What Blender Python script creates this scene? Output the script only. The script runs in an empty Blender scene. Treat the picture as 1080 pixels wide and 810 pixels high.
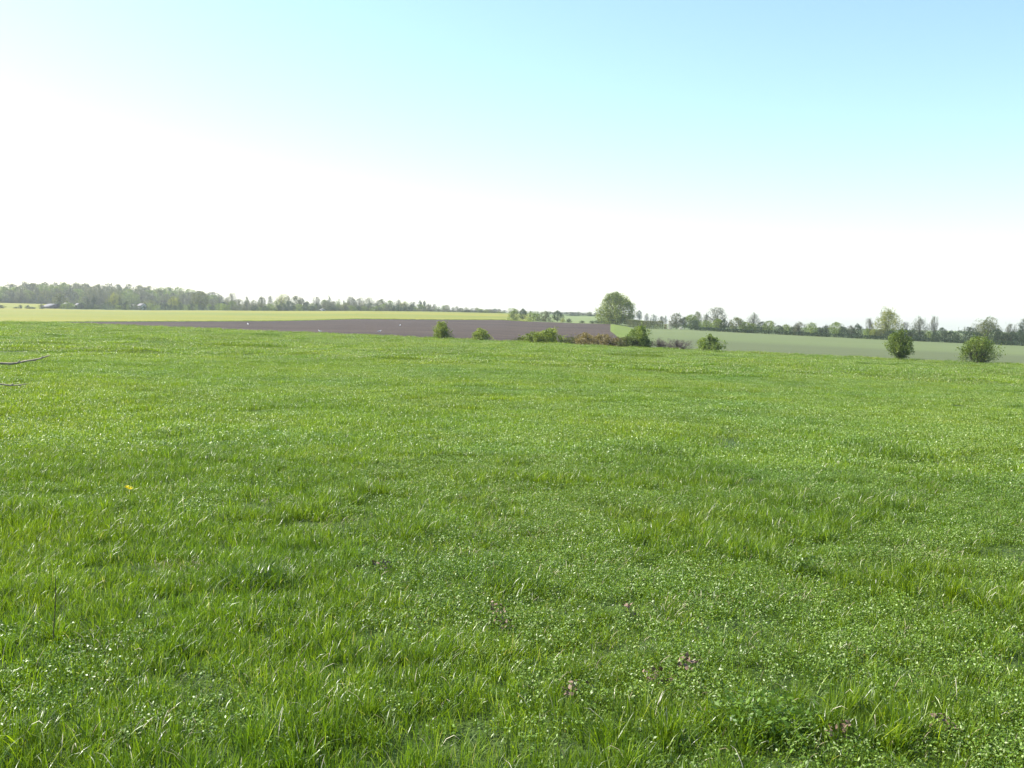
import bpy, math, random
import numpy as np
from mathutils import Matrix, Vector

# ------------------------------------------------------------------ camera, sky, sun, exposure
S = bpy.context.scene
COL = S.collection
R = math.radians
F = 1107.0                      # focal length in pixels of a 1080 px wide frame
EYE = 1.7
PITCH = math.atan(69.0 / F)
ROLL = R(-1.1)
cam_d = bpy.data.cameras.new('camera'); cam = bpy.data.objects.new('camera', cam_d); COL.objects.link(cam)
cam_d.sensor_width = 36.0; cam_d.lens = 36.0 * F / 1080.0
cam_d.clip_start = 0.05; cam_d.clip_end = 20000
CM = Matrix.Rotation(math.pi / 2 - PITCH, 3, 'X') @ Matrix.Rotation(-ROLL, 3, 'Z')
cam.matrix_world = Matrix.Translation((0, 0, EYE)) @ CM.to_4x4()
S.camera = cam

SUN_AZ, SUN_EL = R(-72), R(46)          # azimuth from the view direction, left is negative
w = bpy.data.worlds.new('World'); S.world = w; w.use_nodes = True
nt = w.node_tree; nt.nodes.clear()
sky = nt.nodes.new('ShaderNodeTexSky'); sky.sky_type = 'NISHITA'; sky.sun_disc = False
sky.sun_elevation = SUN_EL; sky.sun_rotation = SUN_AZ
sky.altitude = 0; sky.air_density = 1.0; sky.dust_density = 1.0; sky.ozone_density = 2.2
hs = nt.nodes.new('ShaderNodeHueSaturation'); hs.inputs['Hue'].default_value = 0.497; hs.inputs['Saturation'].default_value = 1.05
bg = nt.nodes.new('ShaderNodeBackground'); bg.inputs['Strength'].default_value = 0.112
wo = nt.nodes.new('ShaderNodeOutputWorld')
nt.links.new(sky.outputs[0], hs.inputs['Color']); nt.links.new(hs.outputs[0], bg.inputs['Color']); nt.links.new(bg.outputs[0], wo.inputs['Surface'])

sd = bpy.data.lights.new('sun', 'SUN'); sd.energy = 5.0; sd.angle = R(0.5); sd.color = (1.0, 0.955, 0.88)
sun = bpy.data.objects.new('sun', sd); COL.objects.link(sun)
sv = Vector((math.sin(SUN_AZ) * math.cos(SUN_EL), math.cos(SUN_AZ) * math.cos(SUN_EL), math.sin(SUN_EL)))
sun.rotation_euler = sv.to_track_quat('Z', 'Y').to_euler()
S.view_settings.view_transform = 'Standard'; S.view_settings.look = 'None'
S.view_settings.exposure = 1.32; S.view_settings.gamma = 1.0; S.view_settings.use_curve_mapping = False
S.render.engine = 'CYCLES'
cy = S.cycles
cy.use_denoising = True
cy.max_bounces = 6; cy.diffuse_bounces = 3; cy.glossy_bounces = 2; cy.transmission_bounces = 4
cy.transparent_max_bounces = 8; cy.volume_bounces = 1
cy.sample_clamp_indirect = 6.0

rng = np.random.default_rng(7)
random.seed(7)

# ------------------------------------------------------------------ small helpers
def ray(px, py):
    v = CM @ Vector(((px - 540.0) / F, -(py - 405.0) / F, -1.0))
    return v.normalized()
def horizon_y(px):
    lo, hi = 200.0, 500.0
    for _ in range(40):
        m = (lo + hi) / 2
        if ray(px, m).z > 0: lo = m
        else: hi = m
    return lo
def zpix(px, py, d):                     # height of the point seen at a pixel, at horizontal distance d
    r = ray(px, py); return EYE + d * r.z / math.hypot(r.x, r.y)
def az_of(px):
    r = ray(px, horizon_y(px)); return math.atan2(r.x, r.y)
_xs = np.arange(-420, 1501, 10.0); _az = np.array([az_of(x) for x in _xs])
def px_to_az(px): return np.interp(px, _xs, _az)
def az_to_px(az): return np.interp(az, _az, _xs)

def tag(o, label=None, cat=None, group=None, kind=None):
    if label: o['label'] = label
    if cat: o['category'] = cat
    if group: o['group'] = group
    if kind: o['kind'] = kind
    return o
def empty(name, loc, rz=0):
    o = bpy.data.objects.new(name, None); COL.objects.link(o); o.location = loc; o.rotation_euler = (0, 0, rz)
    o.empty_display_size = 0.2
    return o
def mesh_np(name, v, quads=None, tris=None, attrs=None, mats=(), smooth=False, matidx=None):
    me = bpy.data.meshes.new(name)
    nq = 0 if quads is None else len(quads); ntr = 0 if tris is None else len(tris)
    me.vertices.add(len(v)); me.vertices.foreach_set('co', np.asarray(v, np.float32).ravel())
    loops = []
    if nq: loops.append(np.asarray(quads, np.int32).ravel())
    if ntr: loops.append(np.asarray(tris, np.int32).ravel())
    loops = np.concatenate(loops)
    me.loops.add(len(loops)); me.loops.foreach_set('vertex_index', loops)
    st = np.concatenate([np.arange(nq) * 4, nq * 4 + np.arange(ntr) * 3]).astype(np.int32)
    tot = np.concatenate([np.full(nq, 4), np.full(ntr, 3)]).astype(np.int32)
    me.polygons.add(nq + ntr); me.polygons.foreach_set('loop_start', st); me.polygons.foreach_set('loop_total', tot)
    if smooth: me.polygons.foreach_set('use_smooth', np.ones(nq + ntr, bool))
    for m in mats: me.materials.append(m)
    if matidx is not None: me.polygons.foreach_set('material_index', np.asarray(matidx, np.int32))
    for k, a in (attrs or {}).items():
        at = me.attributes.new(k, 'FLOAT', 'POINT'); at.data.foreach_set('value', np.asarray(a, np.float32))
    me.update(); me.validate()
    return me
def link(name, me, parent=None, loc=None):
    o = bpy.data.objects.new(name, me); COL.objects.link(o)
    if parent: o.parent = parent
    if loc is not None: o.location = loc
    return o

# ------------------------------------------------------------------ materials
def new_mat(name):
    m = bpy.data.materials.new(name); m.use_nodes = True; m.node_tree.nodes.clear()
    return m, m.node_tree.nodes, m.node_tree.links
def N(ns, t, **kw):
    n = ns.new(t)
    for k, v in kw.items(): setattr(n, k, v)
    return n
def ramp(ns, stops, interp='LINEAR'):
    r = ns.new('ShaderNodeValToRGB'); r.color_ramp.interpolation = interp
    e = r.color_ramp.elements
    while len(e) < len(stops): e.new(0.5)
    for i, (p, c) in enumerate(stops): e[i].position = p; e[i].color = (*c, 1)
    return r

def leaf_mat(name, stops, transl=0.38, rough=0.5, tint=0.15, spec=0.3, patch=0.0, patch_cols=None, tcol=(1.25, 1.15, 0.55), pscale=0.45):
    """Foliage: colour from the per-leaf value 'v', tinted per object, half translucent."""
    m, ns, L = new_mat(name)
    at = N(ns, 'ShaderNodeAttribute', attribute_name='v')
    rp = ramp(ns, stops); L.new(at.outputs['Fac'], rp.inputs[0])
    col = rp.outputs[0]
    if patch:
        ge = N(ns, 'ShaderNodeNewGeometry')
        no = N(ns, 'ShaderNodeTexNoise'); no.inputs['Scale'].default_value = pscale; no.inputs['Detail'].default_value = 7; no.inputs['Roughness'].default_value = 0.68
        L.new(ge.outputs['Position'], no.inputs['Vector'])
        pr = ramp(ns, [(0.30, patch_cols[0]), (0.5, (1, 1, 1)), (0.70, patch_cols[1])]); L.new(no.outputs['Fac'], pr.inputs[0])
        mx = N(ns, 'ShaderNodeMixRGB', blend_type='MULTIPLY'); mx.inputs[0].default_value = patch
        L.new(col, mx.inputs[1]); L.new(pr.outputs[0], mx.inputs[2]); col = mx.outputs[0]
    oi = N(ns, 'ShaderNodeObjectInfo')
    mr = N(ns, 'ShaderNodeMapRange'); mr.inputs['To Min'].default_value = 1 - tint; mr.inputs['To Max'].default_value = 1 + tint
    L.new(oi.outputs['Random'], mr.inputs['Value'])
    hv = N(ns, 'ShaderNodeHueSaturation'); L.new(mr.outputs[0], hv.inputs['Value']); L.new(col, hv.inputs['Color'])
    pb = N(ns, 'ShaderNodeBsdfPrincipled'); pb.inputs['Roughness'].default_value = rough; pb.inputs['Specular IOR Level'].default_value = spec
    L.new(hv.outputs[0], pb.inputs['Base Color'])
    tm = N(ns, 'ShaderNodeMixRGB', blend_type='MULTIPLY'); tm.inputs[0].default_value = 1; tm.inputs[2].default_value = (*tcol, 1)
    L.new(hv.outputs[0], tm.inputs[1])
    tr = N(ns, 'ShaderNodeBsdfTranslucent'); L.new(tm.outputs[0], tr.inputs['Color'])
    mi = N(ns, 'ShaderNodeMixShader'); mi.inputs[0].default_value = transl
    L.new(pb.outputs[0], mi.inputs[1]); L.new(tr.outputs[0], mi.inputs[2])
    out = N(ns, 'ShaderNodeOutputMaterial'); L.new(mi.outputs[0], out.inputs['Surface'])
    return m

def ground_mat(name, cols, scales=(0.02, 0.4), bump=0.3, bscale=2.0, rough=0.9, stretch=(1, 1, 1), mid=None, extra=None, rot=0.0):
    m, ns, L = new_mat(name)
    ge = N(ns, 'ShaderNodeNewGeometry')
    mp = N(ns, 'ShaderNodeMapping'); mp.inputs['Scale'].default_value = stretch; mp.inputs['Rotation'].default_value = (0, 0, rot)
    L.new(ge.outputs['Position'], mp.inputs['Vector'])
    n1 = N(ns, 'ShaderNodeTexNoise'); n1.inputs['Scale'].default_value = scales[0]; n1.inputs['Detail'].default_value = 4
    n2 = N(ns, 'ShaderNodeTexNoise'); n2.inputs['Scale'].default_value = scales[1]; n2.inputs['Detail'].default_value = 6; n2.inputs['Roughness'].default_value = 0.7
    L.new(mp.outputs[0], n1.inputs['Vector']); L.new(mp.outputs[0], n2.inputs['Vector'])
    r1 = ramp(ns, [(0.32, cols[0]), (0.68, cols[1])]); L.new(n1.outputs['Fac'], r1.inputs[0])
    r2 = ramp(ns, [(0.28, cols[2]), (0.5, (1, 1, 1)), (0.74, cols[3])]); L.new(n2.outputs['Fac'], r2.inputs[0])
    mx = N(ns, 'ShaderNodeMixRGB', blend_type='MULTIPLY'); mx.inputs[0].default_value = 1
    L.new(r1.outputs[0], mx.inputs[1]); L.new(r2.outputs[0], mx.inputs[2])
    col = mx.outputs[0]
    if extra is not None:                 # second crop colour, blended by the mesh attribute 'e'
        at = N(ns, 'ShaderNodeAttribute', attribute_name='e')
        ad = N(ns, 'ShaderNodeMath', operation='ADD'); 
        sc = N(ns, 'ShaderNodeMath', operation='MULTIPLY_ADD'); sc.inputs[1].default_value = 0.5; sc.inputs[2].default_value = -0.25
        L.new(n1.outputs['Fac'], sc.inputs[0]); L.new(at.outputs['Fac'], ad.inputs[0]); L.new(sc.outputs[0], ad.inputs[1]); ad.use_clamp = True
        m2 = N(ns, 'ShaderNodeMixRGB', blend_type='MULTIPLY'); m2.inputs[0].default_value = 1; m2.inputs[1].default_value = (*extra, 1)
        L.new(r2.outputs[0], m2.inputs[2])
        m3 = N(ns, 'ShaderNodeMixRGB'); L.new(ad.outputs[0], m3.inputs[0]); L.new(col, m3.inputs[1]); L.new(m2.outputs[0], m3.inputs[2])
        col = m3.outputs[0]
    pb = N(ns, 'ShaderNodeBsdfPrincipled'); pb.inputs['Roughness'].default_value = rough; pb.inputs['Specular IOR Level'].default_value = 0.15
    L.new(col, pb.inputs['Base Color'])
    n3 = N(ns, 'ShaderNodeTexNoise'); n3.inputs['Scale'].default_value = bscale; n3.inputs['Detail'].default_value = 4
    L.new(ge.outputs['Position'], n3.inputs['Vector'])
    bu = N(ns, 'ShaderNodeBump'); bu.inputs['Strength'].default_value = bump; bu.inputs['Distance'].default_value = 0.3
    L.new(n3.outputs['Fac'], bu.inputs['Height']); L.new(bu.outputs[0], pb.inputs['Normal'])
    out = N(ns, 'ShaderNodeOutputMaterial'); L.new(pb.outputs[0], out.inputs['Surface'])
    return m
def plain_mat(name, col, rough=0.7, nscale=8.0, var=0.3, spec=0.3):
    m, ns, L = new_mat(name)
    tc = N(ns, 'ShaderNodeTexCoord'); no = N(ns, 'ShaderNodeTexNoise'); no.inputs['Scale'].default_value = nscale; no.inputs['Detail'].default_value = 5
    L.new(tc.outputs['Object'], no.inputs['Vector'])
    a = tuple(c * (1 - var) for c in col); b = tuple(min(1, c * (1 + var)) for c in col)
    rp = ramp(ns, [(0.3, a), (0.7, b)]); L.new(no.outputs['Fac'], rp.inputs[0])
    pb = N(ns, 'ShaderNodeBsdfPrincipled'); pb.inputs['Roughness'].default_value = rough; pb.inputs['Specular IOR Level'].default_value = spec
    L.new(rp.outputs[0], pb.inputs['Base Color'])
    bu = N(ns, 'ShaderNodeBump'); bu.inputs['Strength'].default_value = 0.3; bu.inputs['Distance'].default_value = 0.02
    L.new(no.outputs['Fac'], bu.inputs['Height']); L.new(bu.outputs[0], pb.inputs['Normal'])
    out = N(ns, 'ShaderNodeOutputMaterial'); L.new(pb.outputs[0], out.inputs['Surface'])
    return m

M = {}
M['soil_turf'] = ground_mat('meadow_floor', [(0.030, 0.055, 0.010), (0.050, 0.080, 0.014), (0.55, 0.55, 0.5), (1.3, 1.25, 1.0)], (0.3, 6), 0.5, 20)
M['plough'] = ground_mat('ploughed_soil', [(0.031, 0.021, 0.015), (0.054, 0.038, 0.026), (0.45, 0.45, 0.48), (1.6, 1.55, 1.5)], (0.03, 0.35), 1.0, 1.6, stretch=(0.35, 1.6, 1), rot=0.12)
M['rape'] = ground_mat('rape_crop', [(0.112, 0.140, 0.020), (0.175, 0.160, 0.018), (0.8, 0.85, 0.7), (1.2, 1.2, 1.1)], (0.012, 0.25), 0.5, 1.2, stretch=(0.25, 1.0, 1), extra=(0.19, 0.18, 0.014))
M['crop'] = ground_mat('young_crop', [(0.084, 0.108, 0.038), (0.098, 0.122, 0.044), (0.84, 0.86, 0.84), (1.14, 1.12, 1.1)], (0.02, 0.5), 0.4, 1.5, stretch=(0.3, 1.2, 1), extra=(0.074, 0.089, 0.036))
M['bank'] = ground_mat('bank_grass', [(0.085, 0.128, 0.020), (0.115, 0.152, 0.024), (0.7, 0.75, 0.7), (1.25, 1.2, 1.1)], (0.1, 0.8), 0.8, 1.5)
M['pasture'] = ground_mat('pasture_grass', [(0.105, 0.14, 0.05), (0.13, 0.16, 0.055), (0.85, 0.85, 0.8), (1.15, 1.15, 1.1)], (0.02, 0.3), 0.4, 1.2)
M['far'] = ground_mat('far_ground', [(0.07, 0.10, 0.035), (0.11, 0.14, 0.05), (0.8, 0.8, 0.8), (1.2, 1.2, 1.2)], (0.005, 0.05), 0.2, 0.5)

# ------------------------------------------------------------------ terrain: real heights on a polar grid round the camera
_p = lambda pts: (np.array([a for a, b in pts], float), np.array([b for a, b in pts], float))
E1Y = _p([(-300, 333), (0, 341.3), (40, 341.8), (100, 343.6), (200, 347.6), (300, 352), (400, 356), (500, 360.3), (540, 362.3), (640, 367), (760, 372.6), (900, 379.2), (1080, 387.6), (1400, 401)])
E1D = _p([(-300, 165), (0, 150), (540, 125), (1080, 105), (1400, 98)])
E2Y = _p([(-300, 342), (0, 340.6), (100, 339.2), (225, 338.9), (300, 338.4), (340, 337.5), (375, 336.4), (450, 337.0), (530, 337.3), (548, 338.6), (600, 340.6), (640, 341.7), (648, 342.0), (656, 343.4), (664, 344.9), (674, 346.2), (690, 347), (728, 347.8), (770, 350.2), (850, 354.2), (930, 358.2), (1000, 361.3), (1080, 364.8), (1400, 378)])
E2D = _p([(-300, 300), (0, 300), (225, 310), (400, 360), (540, 400), (620, 396), (655, 384), (690, 366), (770, 350), (1080, 320), (1400, 300)])
E3Y = _p([(-300, 322), (0, 325.3), (80, 326.6), (150, 327.6), (225, 327.6), (300, 328), (380, 328), (450, 328.6), (535, 330.6), (600, 333.2), (650, 334.0), (690, 341.5), (770, 345), (1080, 357), (1400, 368)])
E3D = _p([(-300, 640), (1400, 640)])
E4Y = _p([(-300, 316), (0, 319.4), (60, 321), (150, 323), (300, 326.5), (450, 327.4), (535, 329.8), (600, 331.2), (650, 332.5), (690, 341.2), (770, 344.0), (1080, 351), (1400, 358)])
FAR = 3000.0
def iz(T, x): return np.interp(x, T[0], T[1])
def knots_at(x):
    d1, d2, d3 = iz(E1D, x), iz(E2D, x), iz(E3D, x)
    z1 = zpix(x, iz(E1Y, x), d1)
    z2 = zpix(x, iz(E2Y, x), d2); z3 = zpix(x, iz(E3Y, x), d3); z4 = zpix(x, iz(E4Y, x), 860.0)
    return ([0, 12, d1, d1 + 4, d1 + 16, d2, d3, 860.0, 1100.0, FAR], [0, 0, z1, z1 - 0.18, z1 - 1.25, z2, z3, z4, z4 + (1.5 if x < 600 else -0.5), z4 - 12])
_kx = np.arange(-420, 1501, 2.0)
_kn = [knots_at(x) for x in _kx]
KD = np.array([k[0] for k in _kn]); KZ = np.array([k[1] for k in _kn])
def smooth_noise(x, y):
    return 0.045 * np.sin(x * 0.42 + 1.3 * np.sin(y * 0.2)) * np.sin(y * 0.36 + 0.8) + 0.06 * np.sin(x * 0.23 + 2.1) * np.sin(y * 0.19 + 0.6 + 0.9 * np.sin(x * 0.11))
def height(x, y):
    x = np.atleast_1d(np.asarray(x, float)); y = np.atleast_1d(np.asarray(y, float))
    az = np.arctan2(x, y); d = np.hypot(x, y)
    px = np.clip(az_to_px(az), -420, 1498)
    fi = (px + 420) / 2.0; i0 = np.clip(fi.astype(int), 0, len(_kx) - 2); t = fi - i0
    out = np.zeros_like(d)
    kd = KD[i0] * (1 - t)[:, None] + KD[i0 + 1] * t[:, None]
    kz = KZ[i0] * (1 - t)[:, None] + KZ[i0 + 1] * t[:, None]
    dc = np.minimum(d, FAR)
    idx = np.clip((dc[:, None] >= kd).sum(1) - 1, 0, kd.shape[1] - 2)
    a = np.arange(len(d))
    f = (dc - kd[a, idx]) / np.maximum(kd[a, idx + 1] - kd[a, idx], 1e-6)
    out = kz[a, idx] + f * (kz[a, idx + 1] - kz[a, idx])
    near = np.clip((kd[:, 2] - 6 - d) / 20.0, 0, 1)
    return out + smooth_noise(x, y) * near
def ground_at(px, d):
    az = float(px_to_az(px)); x, y = d * math.sin(az), d * math.cos(az)
    return Vector((x, y, float(height(x, y)[0])))
def hit(px, py):                          # where a pixel of the meadow lies on the ground
    r = ray(px, py); lo, hi = 1.0, 400.0
    t = 1.0
    while t < 400:
        p = Vector((0, 0, EYE)) + r * t
        if p.z < height(p.x, p.y)[0]: break
        t *= 1.01
    return p
def d1_of(px): return float(iz(E1D, px))

azs = np.concatenate([np.radians(np.arange(-180, -46, 4.0)), px_to_az(np.arange(-400, 560, 8.0)), px_to_az(np.arange(560, 720, 1.0)), px_to_az(np.arange(720, 1490, 8.0)), np.radians(np.arange(48, 180, 4.0))])
azs = np.unique(np.round(azs, 7))
nA = len(azs)
def kd_at(az):
    px = np.clip(az_to_px(az), -420, 1498); return np.array([np.interp(px, _kx, KD[:, k]) for k in range(KD.shape[1])])
segs = [14, 100, 2, 6, 40, 24, 12, 6, 10]
rows = []; rowk = []
KA = np.array([kd_at(a) for a in azs])            # nA x knots
for k, n in enumerate(segs):
    for j in range(n):
        rows.append(KA[:, k] + (KA[:, k + 1] - KA[:, k]) * j / n); rowk.append((k, j / n))
rows.append(KA[:, -1]); rows = np.array(rows); nR = len(rows)
rows[0] = 0.3
gx = rows * np.sin(azs)[None]; gy = rows * np.cos(azs)[None]
gz = height(gx.ravel(), gy.ravel()).reshape(gx.shape)
V = np.stack([gx, gy, gz], -1).reshape(-1, 3)
def bound(t): return np.interp(t, [0, 0.25, 0.5, 1], [660, 655, 644, 643])          # right-hand edge of the ploughed soil
pxm = az_to_px(azs)
faces = {}
evals = np.zeros(nR * nA)
for r in range(nR):
    k, t = rowk[r] if r < len(rowk) else (8, 1)
    if k == 4: evals[r * nA:(r + 1) * nA] = np.clip(1 - (t - 0.38) / 0.10, 0, 1) * np.clip((pxm - 690) / 40, 0, 1)
    if k == 5: evals[r * nA:(r + 1) * nA] = np.clip(1 - t / 0.10, 0, 1) * 0.9
for r in range(nR - 1):
    k, t = rowk[r]
    for c in range(nA):
        c2 = (c + 1) % nA
        x = pxm[c]
        if abs(azs[c]) > 0.78 or c2 == 0: x = -400 if azs[c] < 0 else 1480
        if k < 3: n = 'meadow'
        elif k in (3, 4):
            tt = t if k == 4 else 0
            if x < bound(tt): n = 'ploughed_field'
            elif x < 662 + 30 * (1 - tt) and k == 4: n = 'grass_bank'
            else: n = 'crop_field'
        elif k == 5: n = 'rapeseed_field' if x < 556 else ('pasture' if x < 668 else 'ground')
        elif k == 6: n = 'far_rapeseed_field' if x < 62 else 'ground'
        else: n = 'ground'
        faces.setdefault(n, []).append((r * nA + c, r * nA + c2, (r + 1) * nA + c2, (r + 1) * nA + c))
cap0 = [(c, (c + 1) % nA) for c in range(nA)]
FM = {'meadow': 'soil_turf', 'ploughed_field': 'plough', 'grass_bank': 'bank', 'crop_field': 'crop', 'rapeseed_field': 'rape', 'pasture': 'pasture', 'far_rapeseed_field': 'rape', 'ground': 'far'}
for n, fl in faces.items():
    q = np.array(fl)[:, ::-1]; u, inv = np.unique(q, return_inverse=True)
    vv = V[u]; qq = inv.reshape(q.shape); tr = None; ee = evals[u]
    if n == 'meadow':
        vv = np.vstack([vv, [[0, 0, 0]]]); ci = len(vv) - 1; ee = np.append(ee, 0)
        pos = {int(g): i for i, g in enumerate(u)}
        tr = np.array([(ci, pos[(c + 1) % nA], pos[c]) for c in range(nA)])
    link(n, mesh_np(n, vv, qq, tr, {'e': ee}, [M[FM[n]]], True))['kind'] = 'structure'

# ------------------------------------------------------------------ foliage builders
LEAF_V = np.array([[-0.5, 0, 0], [0, -0.32, 0.06], [0.5, 0, 0], [0, 0.32, 0.06]])
def leaf_cloud(P, size, v, rg, up=0.25, svar=0.4, elong=1.0):
    """one small four-sided leaf spray at each point of P, freely turned"""
    n = len(P)
    nrm = rg.normal(size=(n, 3)); nrm[:, 2] += up; nrm /= np.linalg.norm(nrm, axis=1)[:, None]
    t = rg.normal(size=(n, 3)); t -= nrm * (t * nrm).sum(1)[:, None]; t /= np.linalg.norm(t, axis=1)[:, None]
    b = np.cross(nrm, t)
    s = size * (1 + svar * rg.uniform(-1, 1, n))
    lv = LEAF_V * np.array([elong, 1, 1])
    pts = P[:, None, :] + s[:, None, None] * (lv[None, :, 0, None] * t[:, None] + lv[None, :, 1, None] * b[:, None] + lv[None, :, 2, None] * nrm[:, None])
    q = np.arange(n * 4).reshape(n, 4)
    return pts.reshape(-1, 3), q, np.repeat(v, 4)
def tube(pts, radii, sides=6):
    pts = np.asarray(pts, float); n = len(pts)
    vs = []; fs = []
    for i in range(n):
        d = pts[min(i + 1, n - 1)] - pts[max(i - 1, 0)]; d = d / (np.linalg.norm(d) + 1e-9)
        a = np.cross(d, [0.3, 0.9, 0.1]); a /= np.linalg.norm(a) + 1e-9; b = np.cross(d, a)
        for k in range(sides):
            th = 2 * math.pi * k / sides
            vs.append(pts[i] + radii[i] * (math.cos(th) * a + math.sin(th) * b))
    for i in range(n - 1):
        for k in range(sides):
            k2 = (k + 1) % sides
            fs.append((i * sides + k, i * sides + k2, (i + 1) * sides + k2, (i + 1) * sides + k))
    return np.array(vs), np.array(fs)
def tubes(list_):
    VV, QQ, o = [], [], 0
    for p, r in list_:
        v, q = tube(p, r); VV.append(v); QQ.append(q + o); o += len(v)
    return np.vstack(VV), np.vstack(QQ)
def bend(a, b, rg, n=5, wob=0.08):
    a = np.array(a, float); b = np.array(b, float); L = np.linalg.norm(b - a)
    t = np.linspace(0, 1, n)[:, None]
    p = a + (b - a) * t; p[1:-1] += rg.normal(size=(n - 2, 3)) * wob * L
    return p

def noise3(P, rg, f, oct=3):
    """smooth 3-D noise, about -1..1"""
    out = np.zeros(len(P)); amp = 1.0; tot = 0
    for o in range(oct):
        for k in range(4):
            w = rg.normal(size=3); w *= f * rg.uniform(0.7, 1.3) / np.linalg.norm(w)
            out += amp * np.sin(P @ w + rg.uniform(0, 6.28)); tot += amp * 0.5
        amp *= 0.65; f *= 2.1
    return out / tot * 1.3
def env_points(rg, n, prof, h, rw, lump=0.22, gap=-0.1, skin=0.45, lf=5.0, gf=9.0, shoots=6):
    """leaf positions inside a profile of revolution with an uneven outline and clumped gaps"""
    pz, pr = prof; m = int(n * 3.2)
    zz = rg.uniform(pz[0], pz[-1], m * 2); pk = np.interp(zz, pz, pr); keep = rg.uniform(0, max(pr), m * 2) < pk ** 0.8 * max(pr) ** 0.2; zz = zz[keep][:m]; m = len(zz)
    th = rg.uniform(0, 2 * math.pi, m); u = rg.uniform(0, 1, m) ** skin
    rr = np.interp(zz, pz, pr) * u
    D = np.stack([np.cos(th), np.sin(th), 0 * th], 1); cm = 0.5 * (pz[0] + pz[-1])
    S_ = np.stack([D[:, 0] * np.interp(zz, pz, pr), D[:, 1] * np.interp(zz, pz, pr), zz], 1)
    L_ = 1 + lump * noise3(S_, rg, lf, 3)
    P = np.stack([D[:, 0] * rr * L_, D[:, 1] * rr * L_, cm + (zz - cm) * (1 + 0.5 * (L_ - 1))], 1) + rg.normal(size=(m, 3)) * np.array([0.05, 0.05, 0.025])
    g = noise3(P, rg, gf, 2) + 0.25 * rg.normal(size=m)
    P = P[g > gap][:n]; g = g[g > gap][:n]
    if shoots:                                        # leading shoots that stick out of the outline
        k = rg.choice(len(P), shoots); out = P[k] - np.array([0, 0, cm]); out /= np.linalg.norm(out, axis=1)[:, None] + 1e-6
        out = out * np.array([1, 1, 0.55]) + np.array([0, 0, 0.28]) + rg.normal(size=(shoots, 3)) * 0.15
        nl = min(16, max(4, n // 7 // shoots)); t = rg.uniform(0, 1, (shoots, nl)); ln = rg.uniform(0.08, 0.36, shoots)
        Q = P[k][:, None] + out[:, None] * (t * ln[:, None])[..., None] + rg.normal(size=(shoots, nl, 3)) * 0.022
        P = np.vstack([P[:n - shoots * nl], Q.reshape(-1, 3)])
    c2 = noise3(P, rg, gf * 0.7, 2)
    v = np.clip(0.5 + 0.20 * c2 + 0.19 * rg.normal(size=len(P)), 0, 1)
    return P * np.array([rw, rw, h]), v
PROF = {'dome': ([-0.02, 0.1, 0.3, 0.55, 0.75, 0.9, 1.0], [0.86, 0.97, 1.0, 0.94, 0.78, 0.5, 0.12]),
        'round': ([0.10, 0.2, 0.4, 0.6, 0.8, 0.93, 1.0], [0.45, 0.82, 1.0, 0.99, 0.82, 0.56, 0.16]),
        'full': ([-0.02, 0.1, 0.3, 0.5, 0.72, 0.88, 1.0], [0.75, 0.9, 1.0, 0.97, 0.83, 0.6, 0.16]),
        'oak': ([0.04, 0.12, 0.28, 0.45, 0.62, 0.8, 0.92, 1.0], [0.66, 0.92, 1.0, 0.98, 0.9, 0.7, 0.48, 0.14]),
        'vase': ([0.08, 0.16, 0.34, 0.48, 0.62, 0.78, 0.9, 1.0], [0.14, 0.42, 0.86, 1.0, 0.9, 0.66, 0.42, 0.1]),
        'open': ([0.12, 0.2, 0.35, 0.55, 0.75, 0.9, 1.0], [0.6, 0.85, 1.0, 0.95, 0.72, 0.45, 0.12]),
        'tall': ([0.03, 0.15, 0.4, 0.65, 0.85, 1.0], [0.6, 0.95, 1.0, 0.8, 0.5, 0.06]),
        'cone': ([0.0, 0.08, 0.3, 0.6, 0.85, 1.0], [0.85, 1.0, 0.75, 0.45, 0.2, 0.02])}
def crown_mesh(name, prof, n, size, mat, rg, h=1.0, rw=0.5, up=0.25, lump=0.5, gap=-0.05, skin=0.5, elong=1.0, gf=9.0, lf=6.0, shoots=6):
    P, v = env_points(rg, n, PROF[prof], h, rw, lump, gap, skin, lf, gf, shoots)
    P[:, 2] = np.maximum(P[:, 2], 0.01 * h + 0.02 * h * rg.uniform(0, 1, len(P)))
    ends = P[rg.choice(len(P), 40)]
    vv, q, va = leaf_cloud(P, size, v, rg, up, elong=elong)
    return mesh_np(name, vv, q, None, {'v': va}, [mat]), ends

G1 = [(0.0, (0.054, 0.094, 0.017)), (0.5, (0.132, 0.196, 0.032)), (1.0, (0.235, 0.295, 0.055))]
M['leaf_green'] = leaf_mat('green_leaves', G1)
M['leaf_dark'] = leaf_mat('dark_leaves', [(0.0, (0.022, 0.043, 0.020)), (0.5, (0.043, 0.073, 0.033)), (1.0, (0.062, 0.092, 0.034))], transl=0.28, spec=0.2)
M['leaf_yellow'] = leaf_mat('spring_leaves', [(0.0, (0.075, 0.110, 0.018)), (0.5, (0.19, 0.225, 0.030)), (1.0, (0.33, 0.34, 0.05))])
M['leaf_grey'] = leaf_mat('opening_leaves', [(0.0, (0.055, 0.066, 0.037)), (0.5, (0.094, 0.110, 0.061)), (1.0, (0.135, 0.145, 0.085))], transl=0.3)
M['leaf_brown'] = leaf_mat('ruddy_leaves', [(0.0, (0.075, 0.064, 0.028)), (0.45, (0.175, 0.145, 0.056)), (1.0, (0.32, 0.265, 0.10))], transl=0.3)
M['leaf_olive'] = leaf_mat('olive_leaves', [(0.0, (0.058, 0.075, 0.023)), (0.5, (0.114, 0.137, 0.044)), (1.0, (0.14, 0.15, 0.055))], transl=0.33)
M['leaf_lime'] = leaf_mat('lime_leaves', [(0.0, (0.085, 0.125, 0.020)), (0.5, (0.18, 0.245, 0.034)), (1.0, (0.28, 0.34, 0.05))], transl=0.42)
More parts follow.
